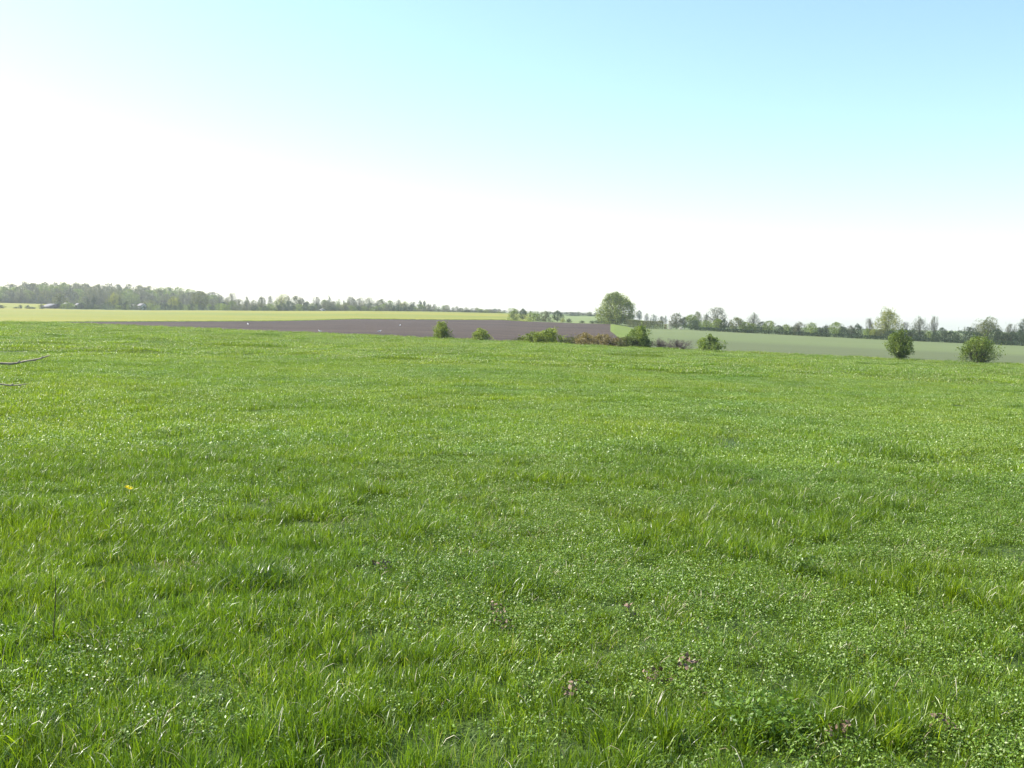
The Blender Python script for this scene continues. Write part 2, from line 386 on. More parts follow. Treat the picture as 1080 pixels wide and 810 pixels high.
M['leaf_purple'] = leaf_mat('bare_purple_buds', [(0.0, (0.075, 0.058, 0.052)), (0.5, (0.125, 0.098, 0.084)), (1.0, (0.20, 0.165, 0.13))], transl=0.25, tcol=(1, 1, 0.9))
M['leaf_oak'] = leaf_mat('oak_leaves', [(0.0, (0.055, 0.095, 0.016)), (0.5, (0.135, 0.185, 0.028)), (1.0, (0.27, 0.31, 0.048))])
M['blossom'] = leaf_mat('blossom', [(0.0, (0.25, 0.26, 0.20)), (0.5, (0.55, 0.54, 0.48)), (1.0, (0.75, 0.73, 0.68))], transl=0.3, tcol=(1, 1, 0.9))
M['bark'] = plain_mat('bark', (0.060, 0.048, 0.038), 0.85, 4.0)
M['bark_grey'] = plain_mat('grey_bark', (0.13, 0.115, 0.098), 0.85, 6.0)
M['twig'] = plain_mat('bare_twigs', (0.105, 0.078, 0.070), 0.8, 3.0)

def trunk_list(rg, ends, h, r0, nb=9, lowfork=0.3):
    L = []
    top = np.array([0.03 * h * rg.normal(), 0.03 * h * rg.normal(), h * 0.74])
    tp = bend((0, 0, -0.1 * h), top, rg, 6, 0.015)
    L.append((tp, np.linspace(r0, r0 * 0.25, 6) * np.array([1.35, 1.05, 1, 1, 1, 1])))
    for c in ends[:nb]:
        s = tp[0] + (tp[-1] - tp[0]) * rg.uniform(lowfork, 0.75)
        s[2] = min(s[2], max(c[2] * 0.8, 0.12 * h))
        L.append((bend(s, c, rg, 4, 0.06), np.linspace(r0 * 0.42, r0 * 0.08, 4)))
    return L

PROTO = {}
def proto(kind, mat, k):
    """shared unit meshes: 1 m tall, 1 m wide; returns crown and trunk mesh"""
    key = (kind, mat, k)
    if key in PROTO: return PROTO[key]
    rg = np.random.default_rng(sum(map(ord, kind)) * 31 + k * 7 + sum(map(ord, mat)))
    pf, n, sz, lump, gap, skin, r0, nb = {'round': ('round', 3200, 0.046, 0.22, -0.2, 0.5, 0.026, 8), 'airy': ('round', 4000, 0.030, 0.32, -0.25, 0.65, 0.019, 30), 'bush': ('dome', 2400, 0.052, 0.42, -0.25, 0.5, 0.022, 8),
                       'full': ('full', 3200, 0.048, 0.22, -0.2, 0.5, 0.03, 8), 'conifer': ('cone', 1800, 0.05, 0.22, -0.2, 0.6, 0.03, 4), 'tall': ('tall', 1900, 0.045, 0.42, -0.1, 0.5, 0.022, 10)}[kind]
    cm, ends = crown_mesh('crown', pf, n, sz, M[mat], rg, lump=lump, gap=gap, skin=skin)
    tr = trunk_list(rg, ends, 1, r0, nb)
    if kind == 'airy':
        for i in range(90):
            c = ends[rg.integers(len(ends))]; e2 = c + rg.normal(size=3) * 0.09 + np.array([0, 0, 0.04]); tr.append((bend(c * 0.8, e2, rg, 3, 0.08), np.array([0.004, 0.003, 0.0015])))
    tv, tq = tubes(tr); tm = mesh_np('trunk', tv, tq, None, None, [M['bark']], True)
    PROTO[key] = (cm, tm); return PROTO[key]
_cnt = [0]
def tree(px, d, h_px, w_px, kind, mat, label, name='tree', cat='tree', group=None, sink=0.0, yaw=None):
    """a tree or bush standing on the terrain at pixel column px and distance d; its size is given as seen from the camera"""
    _cnt[0] += 1; k = _cnt[0] % 4
    p = ground_at(px, d); h = h_px * d / F; wd = w_px * d / F
    cm, tm = proto(kind, mat, k)
    o = empty(name, p - Vector((0, 0, sink)), random.uniform(0, 6.28) if yaw is None else yaw); o.scale = (wd, wd, h)
    tag(o, label, cat, group)
    link('crown', cm, o); link('trunk', tm, o)
    return o
def own_tree(px, d, h_px, w_px, prof, n, size, mat, label, name='tree', cat='tree', group=None, r0=None, bark='bark', nb=12, seed=1, twigs=0, dz=0.0, lump=0.42, gap=-0.05, skin=0.5, gf=9.0, lf=6.0, lowfork=0.3, shoots=40):
    rg = np.random.default_rng(seed)
    p = ground_at(px, d); h = h_px * d / F; rw = 0.5 * w_px * d / F
    o = empty(name, p + Vector((0, 0, dz)), -float(px_to_az(px))); tag(o, label, cat, group)
    cm, ends = crown_mesh('crown', prof, n, size, M[mat], rg, h, rw, lump=lump, gap=gap, skin=skin, gf=gf, lf=lf, shoots=shoots)
    link('crown', cm, o)
    tr = trunk_list(rg, ends, h, r0 or 0.03 * h, nb, lowfork)
    for i in range(twigs):
        c = ends[rg.integers(len(ends))]; a = c * np.array([0.45, 0.45, 0.55]) * rg.uniform(0.4, 1.2); e2 = c * rg.uniform(0.9, 1.12) + rg.normal(size=3) * 0.06 * h
        tr.append((bend(a, e2, rg, 4, 0.06), np.array([0.008, 0.007, 0.005, 0.003]) * h * 0.55))
    tv, tq = tubes(tr); link('trunk', mesh_np('trunk', tv, tq, None, None, [M[bark]], True), o)
    return o

# ------------------------------------------------------------------ far wood on the left, farm roofs, hedgerows
def wood_top(x): return np.interp(x, [0, 5, 20, 45, 60, 110, 125, 150, 190, 205, 215, 235, 245], [303.5, 302, 300.5, 300, 299.8, 300.2, 302, 303, 304.5, 306.5, 307, 309.5, 312])
wr = np.random.default_rng(3)
WG = 'trees of the far wood'
for row, (d, dy) in enumerate([(960, 0.0), (915, 2.5), (880, 6.5)]):
    x = -40.0 + row * 3
    while x < 236 - row * 6:
        d_ = d + wr.uniform(-14, 14); base_y = None
        p = ground_at(x, d_); by = horizon_y(x) - (p.z - EYE) / d_ * F
        ty = float(wood_top(max(x, 0))) + dy + wr.uniform(-0.2, 1.5)
        ww = wr.uniform(14, 22) * (0.85 if row == 2 else 1)
        kd_ = ['round', 'full', 'round', 'full'][wr.integers(4)] if row < 2 else ['round', 'full', 'airy'][wr.integers(3)]
        mt = ['leaf_grey', 'leaf_green', 'leaf_olive', 'leaf_grey'][wr.integers(4)]
        tree(x, d_, by - ty, ww, kd_, mt, 'hazy grey-green tree in the dense far wood behind the yellow field', 'wood_tree', 'tree', WG)
        x += ww * wr.uniform(0.50, 0.72)
# dark shrubs and small conifers along the foot of the wood
FG = 'dark shrubs along the far edge of the yellow field'
x = 62.0
while x < 236:
    hh = wr.uniform(4.5, 7.5); ww = wr.uniform(6, 10)
    if 76 < x < 84 or 146 < x < 152: hh *= 0.6
    tree(x, 660 + wr.uniform(-5, 12), hh, ww, 'bush', ['leaf_dark', 'leaf_dark', 'leaf_green'][wr.integers(3)], 'low dark shrub at the foot of the far wood, along the yellow field', 'shrub', 'shrub', FG)
    x += ww * wr.uniform(0.5, 0.75)
x = -6.0
while x < 75:                                      # thicket closing the foot of the wood behind the far yellow field
    ww = wr.uniform(7, 11)
    tree(x, 868 + wr.uniform(-3, 3), wr.uniform(4, 7), ww, 'bush', ['leaf_dark', 'leaf_grey'][wr.integers(2)], 'dark undergrowth shrub at the foot of the far wood, behind the second yellow field', 'shrub', 'shrub', 'undergrowth of the far wood')
    x += ww * 0.6
for x, hh, ww in [(92, 11, 10), (99, 13, 10), (126, 12.5, 9), (133, 8, 9)]:
    tree(x, 672, hh, ww, 'conifer', 'leaf_dark', 'dark pointed conifer standing in front of the far wood', 'conifer', 'conifer', 'conifers in front of the far wood')
for x, hh, ww in [(1, 3.0, 8), (21.5, 3.6, 4), (29, 3.2, 5), (17, 1.6, 6), (44, 4.5, 5), (34, 1.8, 8)]:
    tree(x, 648, hh, ww, 'bush', 'leaf_dark', 'tiny dark bush between the two yellow fields, far left', 'bush', 'bush', 'tiny bushes between the yellow fields')
tree(211, 690, 18, 21, 'round', 'leaf_olive', 'broad olive tree at the right-hand end of the far wood', 'tree')
tree(184, 690, 13, 16, 'airy', 'leaf_yellow', 'pale yellowish tree before the right half of the far wood', 'tree')
tree(120, 700, 15, 14, 'airy', 'leaf_yellow', 'pale yellowish tree between the pointed conifers', 'tree')
tree(63, 690, 14, 15, 'round', 'leaf_olive', 'olive tree standing behind the pale-roofed barn', 'tree')
tree(158, 690, 9, 14, 'round', 'leaf_olive', 'low olive tree right of the small white shed', 'tree')

M['roof_pale'] = plain_mat('pale_roof_sheets', (0.15, 0.146, 0.148), 0.8, 1.5, 0.15, 0.05)
M['barn_wall'] = plain_mat('barn_boards', (0.14, 0.12, 0.13), 0.8, 1.0)
M['white_wall'] = plain_mat('whitewash', (0.72, 0.71, 0.68), 0.8, 1.0, 0.1)
M['door'] = plain_mat('door_wood', (0.06, 0.05, 0.05), 0.7, 2.0)
def boxm(name, a, b, mat):
    x0, y0, z0 = a; x1, y1, z1 = b
    v = np.array([(x0, y0, z0), (x1, y0, z0), (x1, y1, z0), (x0, y1, z0), (x0, y0, z1), (x1, y0, z1), (x1, y1, z1), (x0, y1, z1)])
    q = np.array([(0, 3, 2, 1), (4, 5, 6, 7), (0, 1, 5, 4), (1, 2, 6, 5), (2, 3, 7, 6), (3, 0, 4, 7)])
    return mesh_np(name, v, q, None, None, [mat])
def barn(px, d, wid, dep, wall_h, roof_h, label, wallm, yaw=0.0, ridge_shift=0.0, name='barn'):
    o = empty(name, ground_at(px, d), yaw - float(px_to_az(px))); tag(o, label, 'barn')
    a, b = wid / 2, dep / 2; rx = ridge_shift * a
    v = [(-a, -b, -.3), (a, -b, -.3), (a, b, -.3), (-a, b, -.3), (-a, -b, wall_h), (a, -b, wall_h), (a, b, wall_h), (-a, b, wall_h), (rx, -b, wall_h + roof_h), (rx, b, wall_h + roof_h)]
    link('wall', mesh_np('wall', np.array(v), np.array([(0, 1, 5, 4), (2, 3, 7, 6), (1, 2, 6, 5), (3, 0, 4, 7)]), np.array([(4, 5, 8), (6, 7, 9)]), None, [M[wallm]]), o)
    t, e = 0.14, 0.4
    pr = [(-a - e, wall_h - e * roof_h / (a + rx) + .02), (rx, wall_h + roof_h + .02), (a + e, wall_h - e * roof_h / (a - rx) + .02)]
    rv = []
    for yy in (-b - e, b + e):
        for (X, Z) in pr: rv.append((X, yy, Z))
        for (X, Z) in pr: rv.append((X, yy, Z + t))
    q = [(0, 1, 7, 6), (1, 2, 8, 7), (3, 9, 10, 4), (4, 10, 11, 5), (0, 3, 4, 1), (1, 4, 5, 2), (6, 7, 10, 9), (7, 8, 11, 10), (0, 6, 9, 3), (2, 5, 11, 8)]
    link('roof', mesh_np('roof', np.array(rv), np.array(q), None, None, [M['roof_pale']]), o)
    link('door', boxm('door', (-1.1 * wid / 9, -b - 0.06, 0), (1.1 * wid / 9, -b - 0.003, wall_h * 0.85), M['door']), o)
    return o
barn(54.5, 668, 8.2, 9, 0.9, 1.7, 'small dark barn with pale sheet roof at the left end of the dark shrubs', 'barn_wall', yaw=0.5, ridge_shift=0.25)
barn(71.5, 676, 3.4, 5, 2.3, 1.1, 'pale-roofed shed half hidden by shrubs, right of the dark barn', 'barn_wall', yaw=0.6, name='shed')
barn(83.5, 676, 3.0, 5, 2.2, 1.0, 'pale-roofed shed half hidden by shrubs, left of the pointed conifers', 'barn_wall', yaw=0.4, name='shed')
barn(150, 676, 3.0, 5, 2.5, 1.1, 'small white shed showing above the shrubs in the middle of the wood edge', 'white_wall', yaw=0.5, name='shed')
barn(340.5, 655, 2.6, 3, 0.7, 0.6, 'tiny white hut at the foot of the far hedgerow', 'white_wall', yaw=0.4, name='hut')

# far hedgerow between the wood and the middle bushes
HG = 'trees of the far hedgerow beyond the yellow field'
HL = 'hazy tree in the far hedgerow beyond the yellow field'
for x, ty, ww, kd_, mt in [(232, 312.5, 12, 'airy', 'leaf_grey'), (240, 314.5, 10, 'airy', 'leaf_olive'), (245, 309.5, 9, 'airy', 'leaf_grey'), (252, 316, 12, 'airy', 'leaf_olive'), (260, 313, 7, 'tall', 'leaf_grey'),
                           (268, 317, 10, 'airy', 'leaf_olive'), (276, 313.5, 9, 'round', 'leaf_grey'), (285, 312.5, 6, 'airy', 'leaf_grey'), (296, 311, 15, 'airy', 'leaf_yellow'), (303, 313, 9, 'airy', 'leaf_olive'),
                           (312, 313, 11, 'round', 'leaf_olive'), (318, 315, 8, 'round', 'leaf_grey'), (324, 317.5, 7, 'tall', 'leaf_green'), (334, 313.5, 9, 'airy', 'leaf_grey'), (342, 316, 9, 'round', 'leaf_green'),
                           (347, 312, 6, 'tall', 'leaf_dark'), (352, 318, 9, 'airy', 'leaf_olive'), (357, 315, 6, 'tall', 'leaf_green'), (363, 316.5, 5, 'tall', 'leaf_dark'), (370, 314, 12, 'round', 'leaf_grey'), (379, 314.7, 12, 'airy', 'leaf_grey'),
                           (389, 314.7, 13, 'airy', 'leaf_olive'), (402, 316, 11, 'round', 'leaf_olive'), (411, 317, 10, 'round', 'leaf_green'), (420, 316.5, 8, 'airy', 'leaf_grey'), (427, 318, 10, 'airy', 'leaf_yellow'), (435, 318, 8, 'airy', 'leaf_grey'),
                           (443, 317, 4.5, 'round', 'leaf_dark'), (447.5, 317.2, 4, 'round', 'leaf_dark')]:
    d = 735 + wr.uniform(-25, 25); p = ground_at(x, d); by = horizon_y(x) - (p.z - EYE) / d * F
    tree(x, d, by - ty, ww * 1.15, {'round': 'full'}.get(kd_, kd_), mt, HL, 'hedgerow_tree', 'tree', HG)
x = 452.0
while x < 622:
    d = 800 + wr.uniform(-20, 20); p = ground_at(x, d); by = horizon_y(x) - (p.z - EYE) / d * F
    ty = float(np.interp(x, [450, 480, 490, 505, 530, 560, 590, 630], [320.5, 323, 323.8, 325, 326.3, 328, 328.5, 329.5])) + wr.uniform(-0.5, 1.4)
    ww = wr.uniform(4.5, 9)
    tree(x, d, max(by - ty, 2.5), ww, ['round', 'airy', 'bush', 'tall'][wr.integers(4)], ['leaf_grey', 'leaf_dark', 'leaf_olive', 'leaf_green'][wr.integers(4)], 'small hazy tree on the skyline behind the right end of the yellow field', 'hedgerow_tree', 'tree', 'small trees on the skyline')
    x += ww * wr.uniform(0.55, 0.9)
x = 236.0
while x < 455:                                     # the hedgerow's middle storey
    ww = wr.uniform(9, 14); hh = wr.uniform(6.5, 10.0) * float(np.interp(x, [236, 300, 440, 455], [1, 1, 0.85, 0.6]))
    tree(x, 700 + wr.uniform(-10, 10), hh, ww, ['full', 'bush', 'full'][wr.integers(3)], ['leaf_olive', 'leaf_green', 'leaf_grey', 'leaf_dark'][wr.integers(4)], HL, 'hedgerow_tree', 'tree', HG)
    x += ww * wr.uniform(0.55, 0.8)
x = 238.0
while x < 536:                                     # shrubs of the hedge bottom
    ww = wr.uniform(7, 12); hh = wr.uniform(3.2, 6.0) * (1.0 if x < 440 else 0.55)
    tree(x, 655 + wr.uniform(-4, 8), hh, ww, 'bush', ['leaf_dark', 'leaf_dark', 'leaf_green', 'leaf_grey'][wr.integers(4)], 'low dark shrub at the foot of the far hedgerow along the yellow field', 'shrub', 'shrub', 'shrubs at the foot of the far hedgerow')
    x += ww * wr.uniform(0.45, 0.8)

# ------------------------------------------------------------------ middle distance
tree(541.5, 405, 13.0, 15, 'bush', 'leaf_green', 'round bushy green tree at the left end of the middle clump', 'tree')
tree(551.5, 420, 12.0, 9, 'round', 'leaf_dark', 'small dark tree squeezed in behind the round bushy tree', 'tree')
tree(559.0, 425, 9.5, 4, 'conifer', 'leaf_dark', 'thin dark spire-like conifer in the middle clump', 'conifer', 'conifer')
tree(563, 410, 9.5, 17, 'bush', 'leaf_green', 'broad grey-green bush on the upper edge of the ploughed field, left half', 'bush', 'bush')
tree(575, 408, 10.5, 17, 'bush', 'leaf_olive', 'broad olive bush on the upper edge of the ploughed field, right half', 'bush', 'bush')
tree(588, 415, 11.5, 12, 'round', 'leaf_dark', 'square-topped dark green tree at the right end of the middle clump', 'tree')
tree(600, 404, 4.2, 7, 'bush', 'leaf_dark', 'small dark bush alone before the pale pasture', 'bush', 'bush')
tree(593.5, 404, 4.6, 5, 'bush', 'leaf_yellow', 'small pale yellow bush beside the small dark bush', 'bush', 'bush')
tree(614, 403, 2.6, 6, 'bush', 'leaf_dark', 'tiny dark bush at the upper edge of the ploughed soil', 'bush', 'bush')
for x, hh, ww in [(625, 3.0, 8), (631, 4.2, 9), (638, 4.0, 9), (645, 4.2, 10), (652, 4.2, 9)]:
    tree(x, 398, hh, ww, 'bush', 'leaf_dark', 'low blue-green shrub at the foot of the big round tree', 'shrub', 'shrub', 'shrubs under the big round tree')
x = 628.0
for x, hh, ww in [(604, 3, 6), (610, 4, 5), (615, 3, 6), (622, 4, 6), (628, 3.2, 5), (667, 5, 7), (674, 10.5, 6), (682, 9.5, 6), (690, 10, 9), (698, 8, 6), (702, 9, 4)]:
    tree(x, 700, hh, ww, ['round', 'airy', 'tall'][wr.integers(3)], ['leaf_grey', 'leaf_dark'][wr.integers(2)], 'tiny hazy tree on the skyline beside the big round tree', 'distant_tree', 'tree', 'tiny skyline trees beside the big round tree')
tree(606, 645, 1.6, 22, 'bush', 'leaf_dark', 'low dark hedge bush along the back of the pale pasture', 'bush', 'bush')
tree(624, 645, 1.6, 18, 'bush', 'leaf_dark', 'second low dark hedge bush at the back of the pasture, next to the big tree', 'bush', 'bush')

# the big round tree
own_tree(649.5, 392, 33.0, 38, 'oak', 24000, 0.32, 'leaf_oak', 'big round spreading tree standing alone above the ploughed field, tallest on the skyline', 'broadleaf_tree', r0=0.55, seed=11, lump=0.24, gap=-0.12, gf=9, lf=7, skin=0.42, nb=20, shoots=0)

# left hedge with the pale trimmed top, gateway shrubs, then the hedgerow along the right-hand field
def hedge(pts, hh, thick, n, size, mat, label, seed, wav=0.2):
    rg = np.random.default_rng(seed)
    P = np.array([ground_at(x, d) for x, d in pts]); o = empty('hedge', Vector(P[0])); tag(o, label, 'hedge')
    Q = P - P[0]; L = np.linalg.norm(np.diff(Q, axis=0), axis=1); cum = np.concatenate([[0], np.cumsum(L)])
    s = rg.uniform(0, cum[-1], n)
    c = np.stack([np.interp(s, cum, Q[:, k]) for k in range(3)], 1)
    i = np.clip(np.searchsorted(cum, s) - 1, 0, len(L) - 1); t = (Q[i + 1] - Q[i]) / L[i][:, None]; nn = np.stack([-t[:, 1], t[:, 0], 0 * s], 1)
    hloc = hh * (1 + wav * np.sin(s * 0.9 + 2 * np.sin(s * 0.31)) * 0.6 + wav * 0.4 * np.sin(s * 2.7))
    a = rg.uniform(0, 1, n) ** 0.7; b = rg.uniform(-1, 1, n)
    c += nn * (b * thick * (1 - 0.35 * a))[:, None]; c[:, 2] += a * hloc
    v = np.clip(0.45 + 0.15 * np.sin(s * 0.6) + rg.normal(size=n) * 0.12, 0, 1)
    vv, q, va = leaf_cloud(c, size, v, rg)
    link('foliage', mesh_np('foliage', vv, q, None, {'v': va}, [M[mat]]), o)
    st = []
    for s0 in np.arange(0.5, cum[-1], 2.5):
        b0 = np.array([np.interp(s0, cum, Q[:, k]) for k in range(3)]); st.append((bend(b0 - [0, 0, .1], b0 + [rg.normal() * .1, rg.normal() * .1, hh * 0.8], rg, 4, 0.05), np.linspace(0.06, 0.015, 4)))
    tv, tq = tubes(st); link('stems', mesh_np('stems', tv, tq, None, None, [M['bark']], True), o)
    return o
hedge([(661, 385), (672, 378), (685, 370), (700, 366)], 2.7, 1.1, 9000, 0.24, 'leaf_olive', 'trimmed hedge with pale top running from the big round tree to the gateway', 21, 0.08)
hedge([(727, 353), (770, 347), (830, 342), (900, 336), (960, 330), (1020, 325), (1080, 319), (1180, 312)], 1.15, 0.7, 15000, 0.28, 'leaf_dark', 'long low dark hedge under the hedgerow trees along the far side of the right-hand field', 22, 0.12)
tree(706.3, 372, 7.5, 6, 'bush', 'blossom', 'pale blossoming shrub at the gateway by the end of the trimmed hedge', 'blossoming_shrub', 'shrub')
tree(718, 362, 3.0, 5, 'bush', 'blossom', 'tiny pale blossoming shrub in the gateway shade', 'blossoming_shrub', 'shrub')
tree(702, 368, 5.5, 4, 'bush', 'leaf_brown', 'small ruddy bush at the end of the trimmed hedge', 'bush', 'bush')
tree(713.5, 372, 16, 16, 'round', 'leaf_grey', 'grey-brown round tree just right of the gateway', 'hedgerow_tree')
tree(722, 378, 12.5, 12, 'round', 'leaf_dark', 'dark tree between the grey-brown tree and the green flat-topped tree', 'hedgerow_tree')
tree(729, 372, 15.5, 15, 'round', 'leaf_green', 'green flat-topped tree at the start of the long hedgerow', 'hedgerow_tree')
tree(735.5, 384, 18, 10, 'round', 'leaf_olive', 'taller olive tree peeking over the start of the long hedgerow', 'hedgerow_tree')
tree(756, 392, 24, 23, 'airy', 'leaf_grey', 'tall airy half-bare tree leaning right above the hedgerow', 'half_bare_tree')
tree(744.5, 386, 16, 9, 'airy', 'leaf_grey', 'thin half-bare tree left of the tall airy one', 'half_bare_tree')
tree(795, 390, 18.5, 14, 'airy', 'leaf_grey', 'round grey half-bare tree above the hedgerow', 'half_bare_tree')
RG_ = 'small trees of the long right-hand hedgerow'
RL = 'small dark green hedgerow tree in the long row beyond the right-hand field'
hr = np.random.default_rng(15)
for x, ty, ww, mt in [(734, 338.0, 14, 'leaf_dark'), (745, 338, 14, 'leaf_green'), (757, 336, 14, 'leaf_green'), (764, 338, 10, 'leaf_dark'), (777, 334.8, 18, 'leaf_olive'), (786, 339, 12, 'leaf_green'), (794, 341, 12, 'leaf_green'), (804, 339.5, 11, 'leaf_dark'), (812, 338.6, 13, 'leaf_green'),
                      (822, 343, 9, 'leaf_dark'), (829, 342, 11, 'leaf_green'), (843, 340, 12, 'leaf_grey'), (837, 344.5, 9, 'leaf_dark'), (856, 340.6, 13, 'leaf_green'), (865, 345, 9, 'leaf_dark'), (872, 343, 10, 'leaf_dark'), (882, 340, 13, 'leaf_green'), (890, 344.5, 9, 'leaf_dark'), (898, 344, 9, 'leaf_grey'),
                      (905, 342, 12, 'leaf_dark'), (915, 346.5, 9, 'leaf_green'), (922, 347, 10, 'leaf_yellow'), (929, 347, 10, 'leaf_olive'), (940, 348, 12, 'leaf_dark'), (949, 347.5, 10, 'leaf_dark'), (956, 347.5, 9, 'leaf_dark'), (963, 347, 11, 'leaf_dark'), (972, 349, 11, 'leaf_dark'), (980, 349.5, 10, 'leaf_green'), (987, 350, 9, 'leaf_dark'), (994, 345.5, 10, 'leaf_dark'),
                      (1003, 348.6, 12, 'leaf_dark'), (1012, 348.5, 12, 'leaf_dark'), (1023, 345, 12, 'leaf_dark'), (1032, 350, 9, 'leaf_dark'), (1052, 347, 13, 'leaf_dark'), (1060, 350.5, 10, 'leaf_olive'), (1067, 349.5, 11, 'leaf_dark'), (1076, 348, 11, 'leaf_dark'), (1086, 348, 12, 'leaf_dark'), (1098, 350, 12, 'leaf_green'), (1109, 351, 12, 'leaf_dark'), (1120, 351, 12, 'leaf_green'), (1132, 353, 13, 'leaf_dark'), (1144, 353, 12, 'leaf_dark'), (1157, 354, 14, 'leaf_green'), (1170, 356, 13, 'leaf_dark')]:
    d = float(iz(E2D, x)) + hr.uniform(1.5, 5); p = ground_at(x, d); by = horizon_y(x) - (p.z - EYE) / d * F
    tree(x, d, by - ty, ww * 1.12, ['full', 'round'][hr.integers(2)], mt, RL, 'hedgerow_tree', 'tree', RG_)
own_tree(936, 350, 29, 25, 'round', 8000, 0.26, 'leaf_yellow', 'tall loose-crowned yellow-green tree rising above the right-hand hedgerow', 'hedgerow_tree', r0=0.3, seed=31, lump=0.4, gap=-0.15, shoots=8)
own_tree(1042, 333, 23.5, 27, 'full', 9000, 0.25, 'leaf_olive', 'broad yellowish round tree in the right-hand hedgerow behind the front bush', 'hedgerow_tree', r0=0.28, seed=32, lump=0.36, gap=-0.2, shoots=8)
tree(970, 345, 22, 17, 'airy', 'leaf_grey', 'airy ruddy-grey tree in the hedgerow right of the tall yellow-green tree', 'half_bare_tree')
tree(985, 345, 24, 9, 'airy', 'leaf_grey', 'thin tall open tree in the hedgerow between the two front bushes', 'half_bare_tree')
tree(955, 352, 18, 10, 'airy', 'leaf_grey', 'faint half-bare tree close behind the tall yellow-green tree', 'half_bare_tree')
tree(917, 350, 20, 9, 'airy', 'leaf_grey', 'faint half-bare tree left of the tall yellow-green tree', 'half_bare_tree')
tree(1080, 330, 25, 17, 'airy', 'leaf_dark', 'open dark tree cut by the right edge of the picture', 'hedgerow_tree')
tree(1066, 345, 19, 13, 'airy', 'leaf_grey', 'pale grey half-bare tree near the right edge of the hedgerow', 'half_bare_tree')

# ------------------------------------------------------------------ bushes along the meadow's far edge
e = lambda x, k=2.6: d1_of(x) + k
own_tree(950, e(950, 1.0), 32, 28, 'vase', 11000, 0.11, 'leaf_green', 'spinning-top shaped green bush with a narrow foot at the meadow edge on the right', 'bush', 'bush', r0=0.10, seed=41, gap=-0.12, lump=0.3, twigs=60, nb=20)
own_tree(1033, e(1033, 0.8), 28, 36, 'open', 6720, 0.117, 'leaf_green', 'open spreading bush with visible stems at the meadow edge, rightmost', 'bush', 'bush', r0=0.09, seed=42, twigs=110, nb=26, lump=0.36, gap=0.02, lowfork=0.05)
own_tree(749.5, e(749.5, 2.0), 17.5, 25, 'open', 5760, 0.117, 'leaf_green', 'solitary round green bush at the meadow edge right of the bare purple thicket', 'bush', 'bush', r0=0.07, seed=43, twigs=60, nb=20)
own_tree(466.5, e(466.5, 2.0), 19, 19, 'dome', 5440, 0.133, 'leaf_lime', 'small bushy green tree before the ploughed field, left one of a pair', 'bush', 'bush', r0=0.07, seed=44, twigs=40)
own_tree(507, e(507, 2.0), 14, 18, 'dome', 4160, 0.133, 'leaf_lime', 'smaller bright green bush before the ploughed field, right one of a pair', 'bush', 'bush', r0=0.06, seed=45, twigs=50)
own_tree(579, e(579, 3), 17.5, 30, 'dome', 8320, 0.133, 'leaf_lime', 'bright lime-green dome bush at the left end of the meadow-edge thicket', 'bush', 'bush', r0=0.08, seed=46, twigs=30)
own_tree(562, e(562, 2.6), 13.0, 26, 'dome', 5120, 0.125, 'leaf_lime', 'low lime bush merging into the left side of the lime-green dome', 'bush', 'bush', r0=0.05, seed=47, twigs=40)
own_tree(551, e(551, 2.2), 7.5, 18, 'dome', 2720, 0.101, 'leaf_olive', 'low ragged olive bush at the far left tip of the meadow-edge thicket', 'bush', 'bush', r0=0.04, seed=48, twigs=60)
own_tree(603, e(603, 3), 10, 24, 'dome', 3680, 0.109, 'leaf_olive', 'dull olive brush between the lime-green dome and the orange-brown bushes', 'bush', 'bush', r0=0.05, seed=49, twigs=80)
own_tree(618, e(618, 2.8), 14.5, 26, 'dome', 5120, 0.117, 'leaf_brown', 'orange-brown bush in the middle of the thicket, left one', 'bush', 'bush', r0=0.05, seed=50, twigs=80)
own_tree(636, e(636, 2.8), 14.5, 26, 'dome', 5120, 0.117, 'leaf_brown', 'orange-brown bush in the middle of the thicket, right one', 'bush', 'bush', r0=0.05, seed=51, twigs=80)
own_tree(651, e(651, 3.0), 12, 18, 'dome', 2720, 0.109, 'leaf_brown', 'low ruddy scrub sloping down beside the orange-brown bushes', 'bush', 'bush', r0=0.05, seed=52, twigs=90, bark='twig')
own_tree(662, e(662, 2.6), 13.5, 22, 'dome', 4000, 0.109, 'leaf_olive', 'olive-yellow bush left of the tall dark green bush', 'bush', 'bush', r0=0.05, seed=53, twigs=60)
own_tree(676.5, e(676.5, 3.4), 23.5, 28, 'open', 8320, 0.125, 'leaf_green', 'tallest dark green upright bush of the meadow-edge thicket', 'bush', 'bush', r0=0.09, seed=54, twigs=80, nb=20)
own_tree(699, e(699, 2.8), 13.5, 28, 'dome', 3000, 0.07, 'leaf_purple', 'bare purple-brown twiggy thicket right of the tall dark green bush', 'bare_thicket', 'bush', r0=0.05, seed=55, twigs=600, bark='twig')
own_tree(717, e(717, 2.6), 12.5, 28, 'dome', 3000, 0.07, 'leaf_purple', 'bare purple-brown twiggy thicket at the right end of the row of bushes', 'bare_thicket', 'bush', r0=0.05, seed=56, twigs=600, bark='twig')

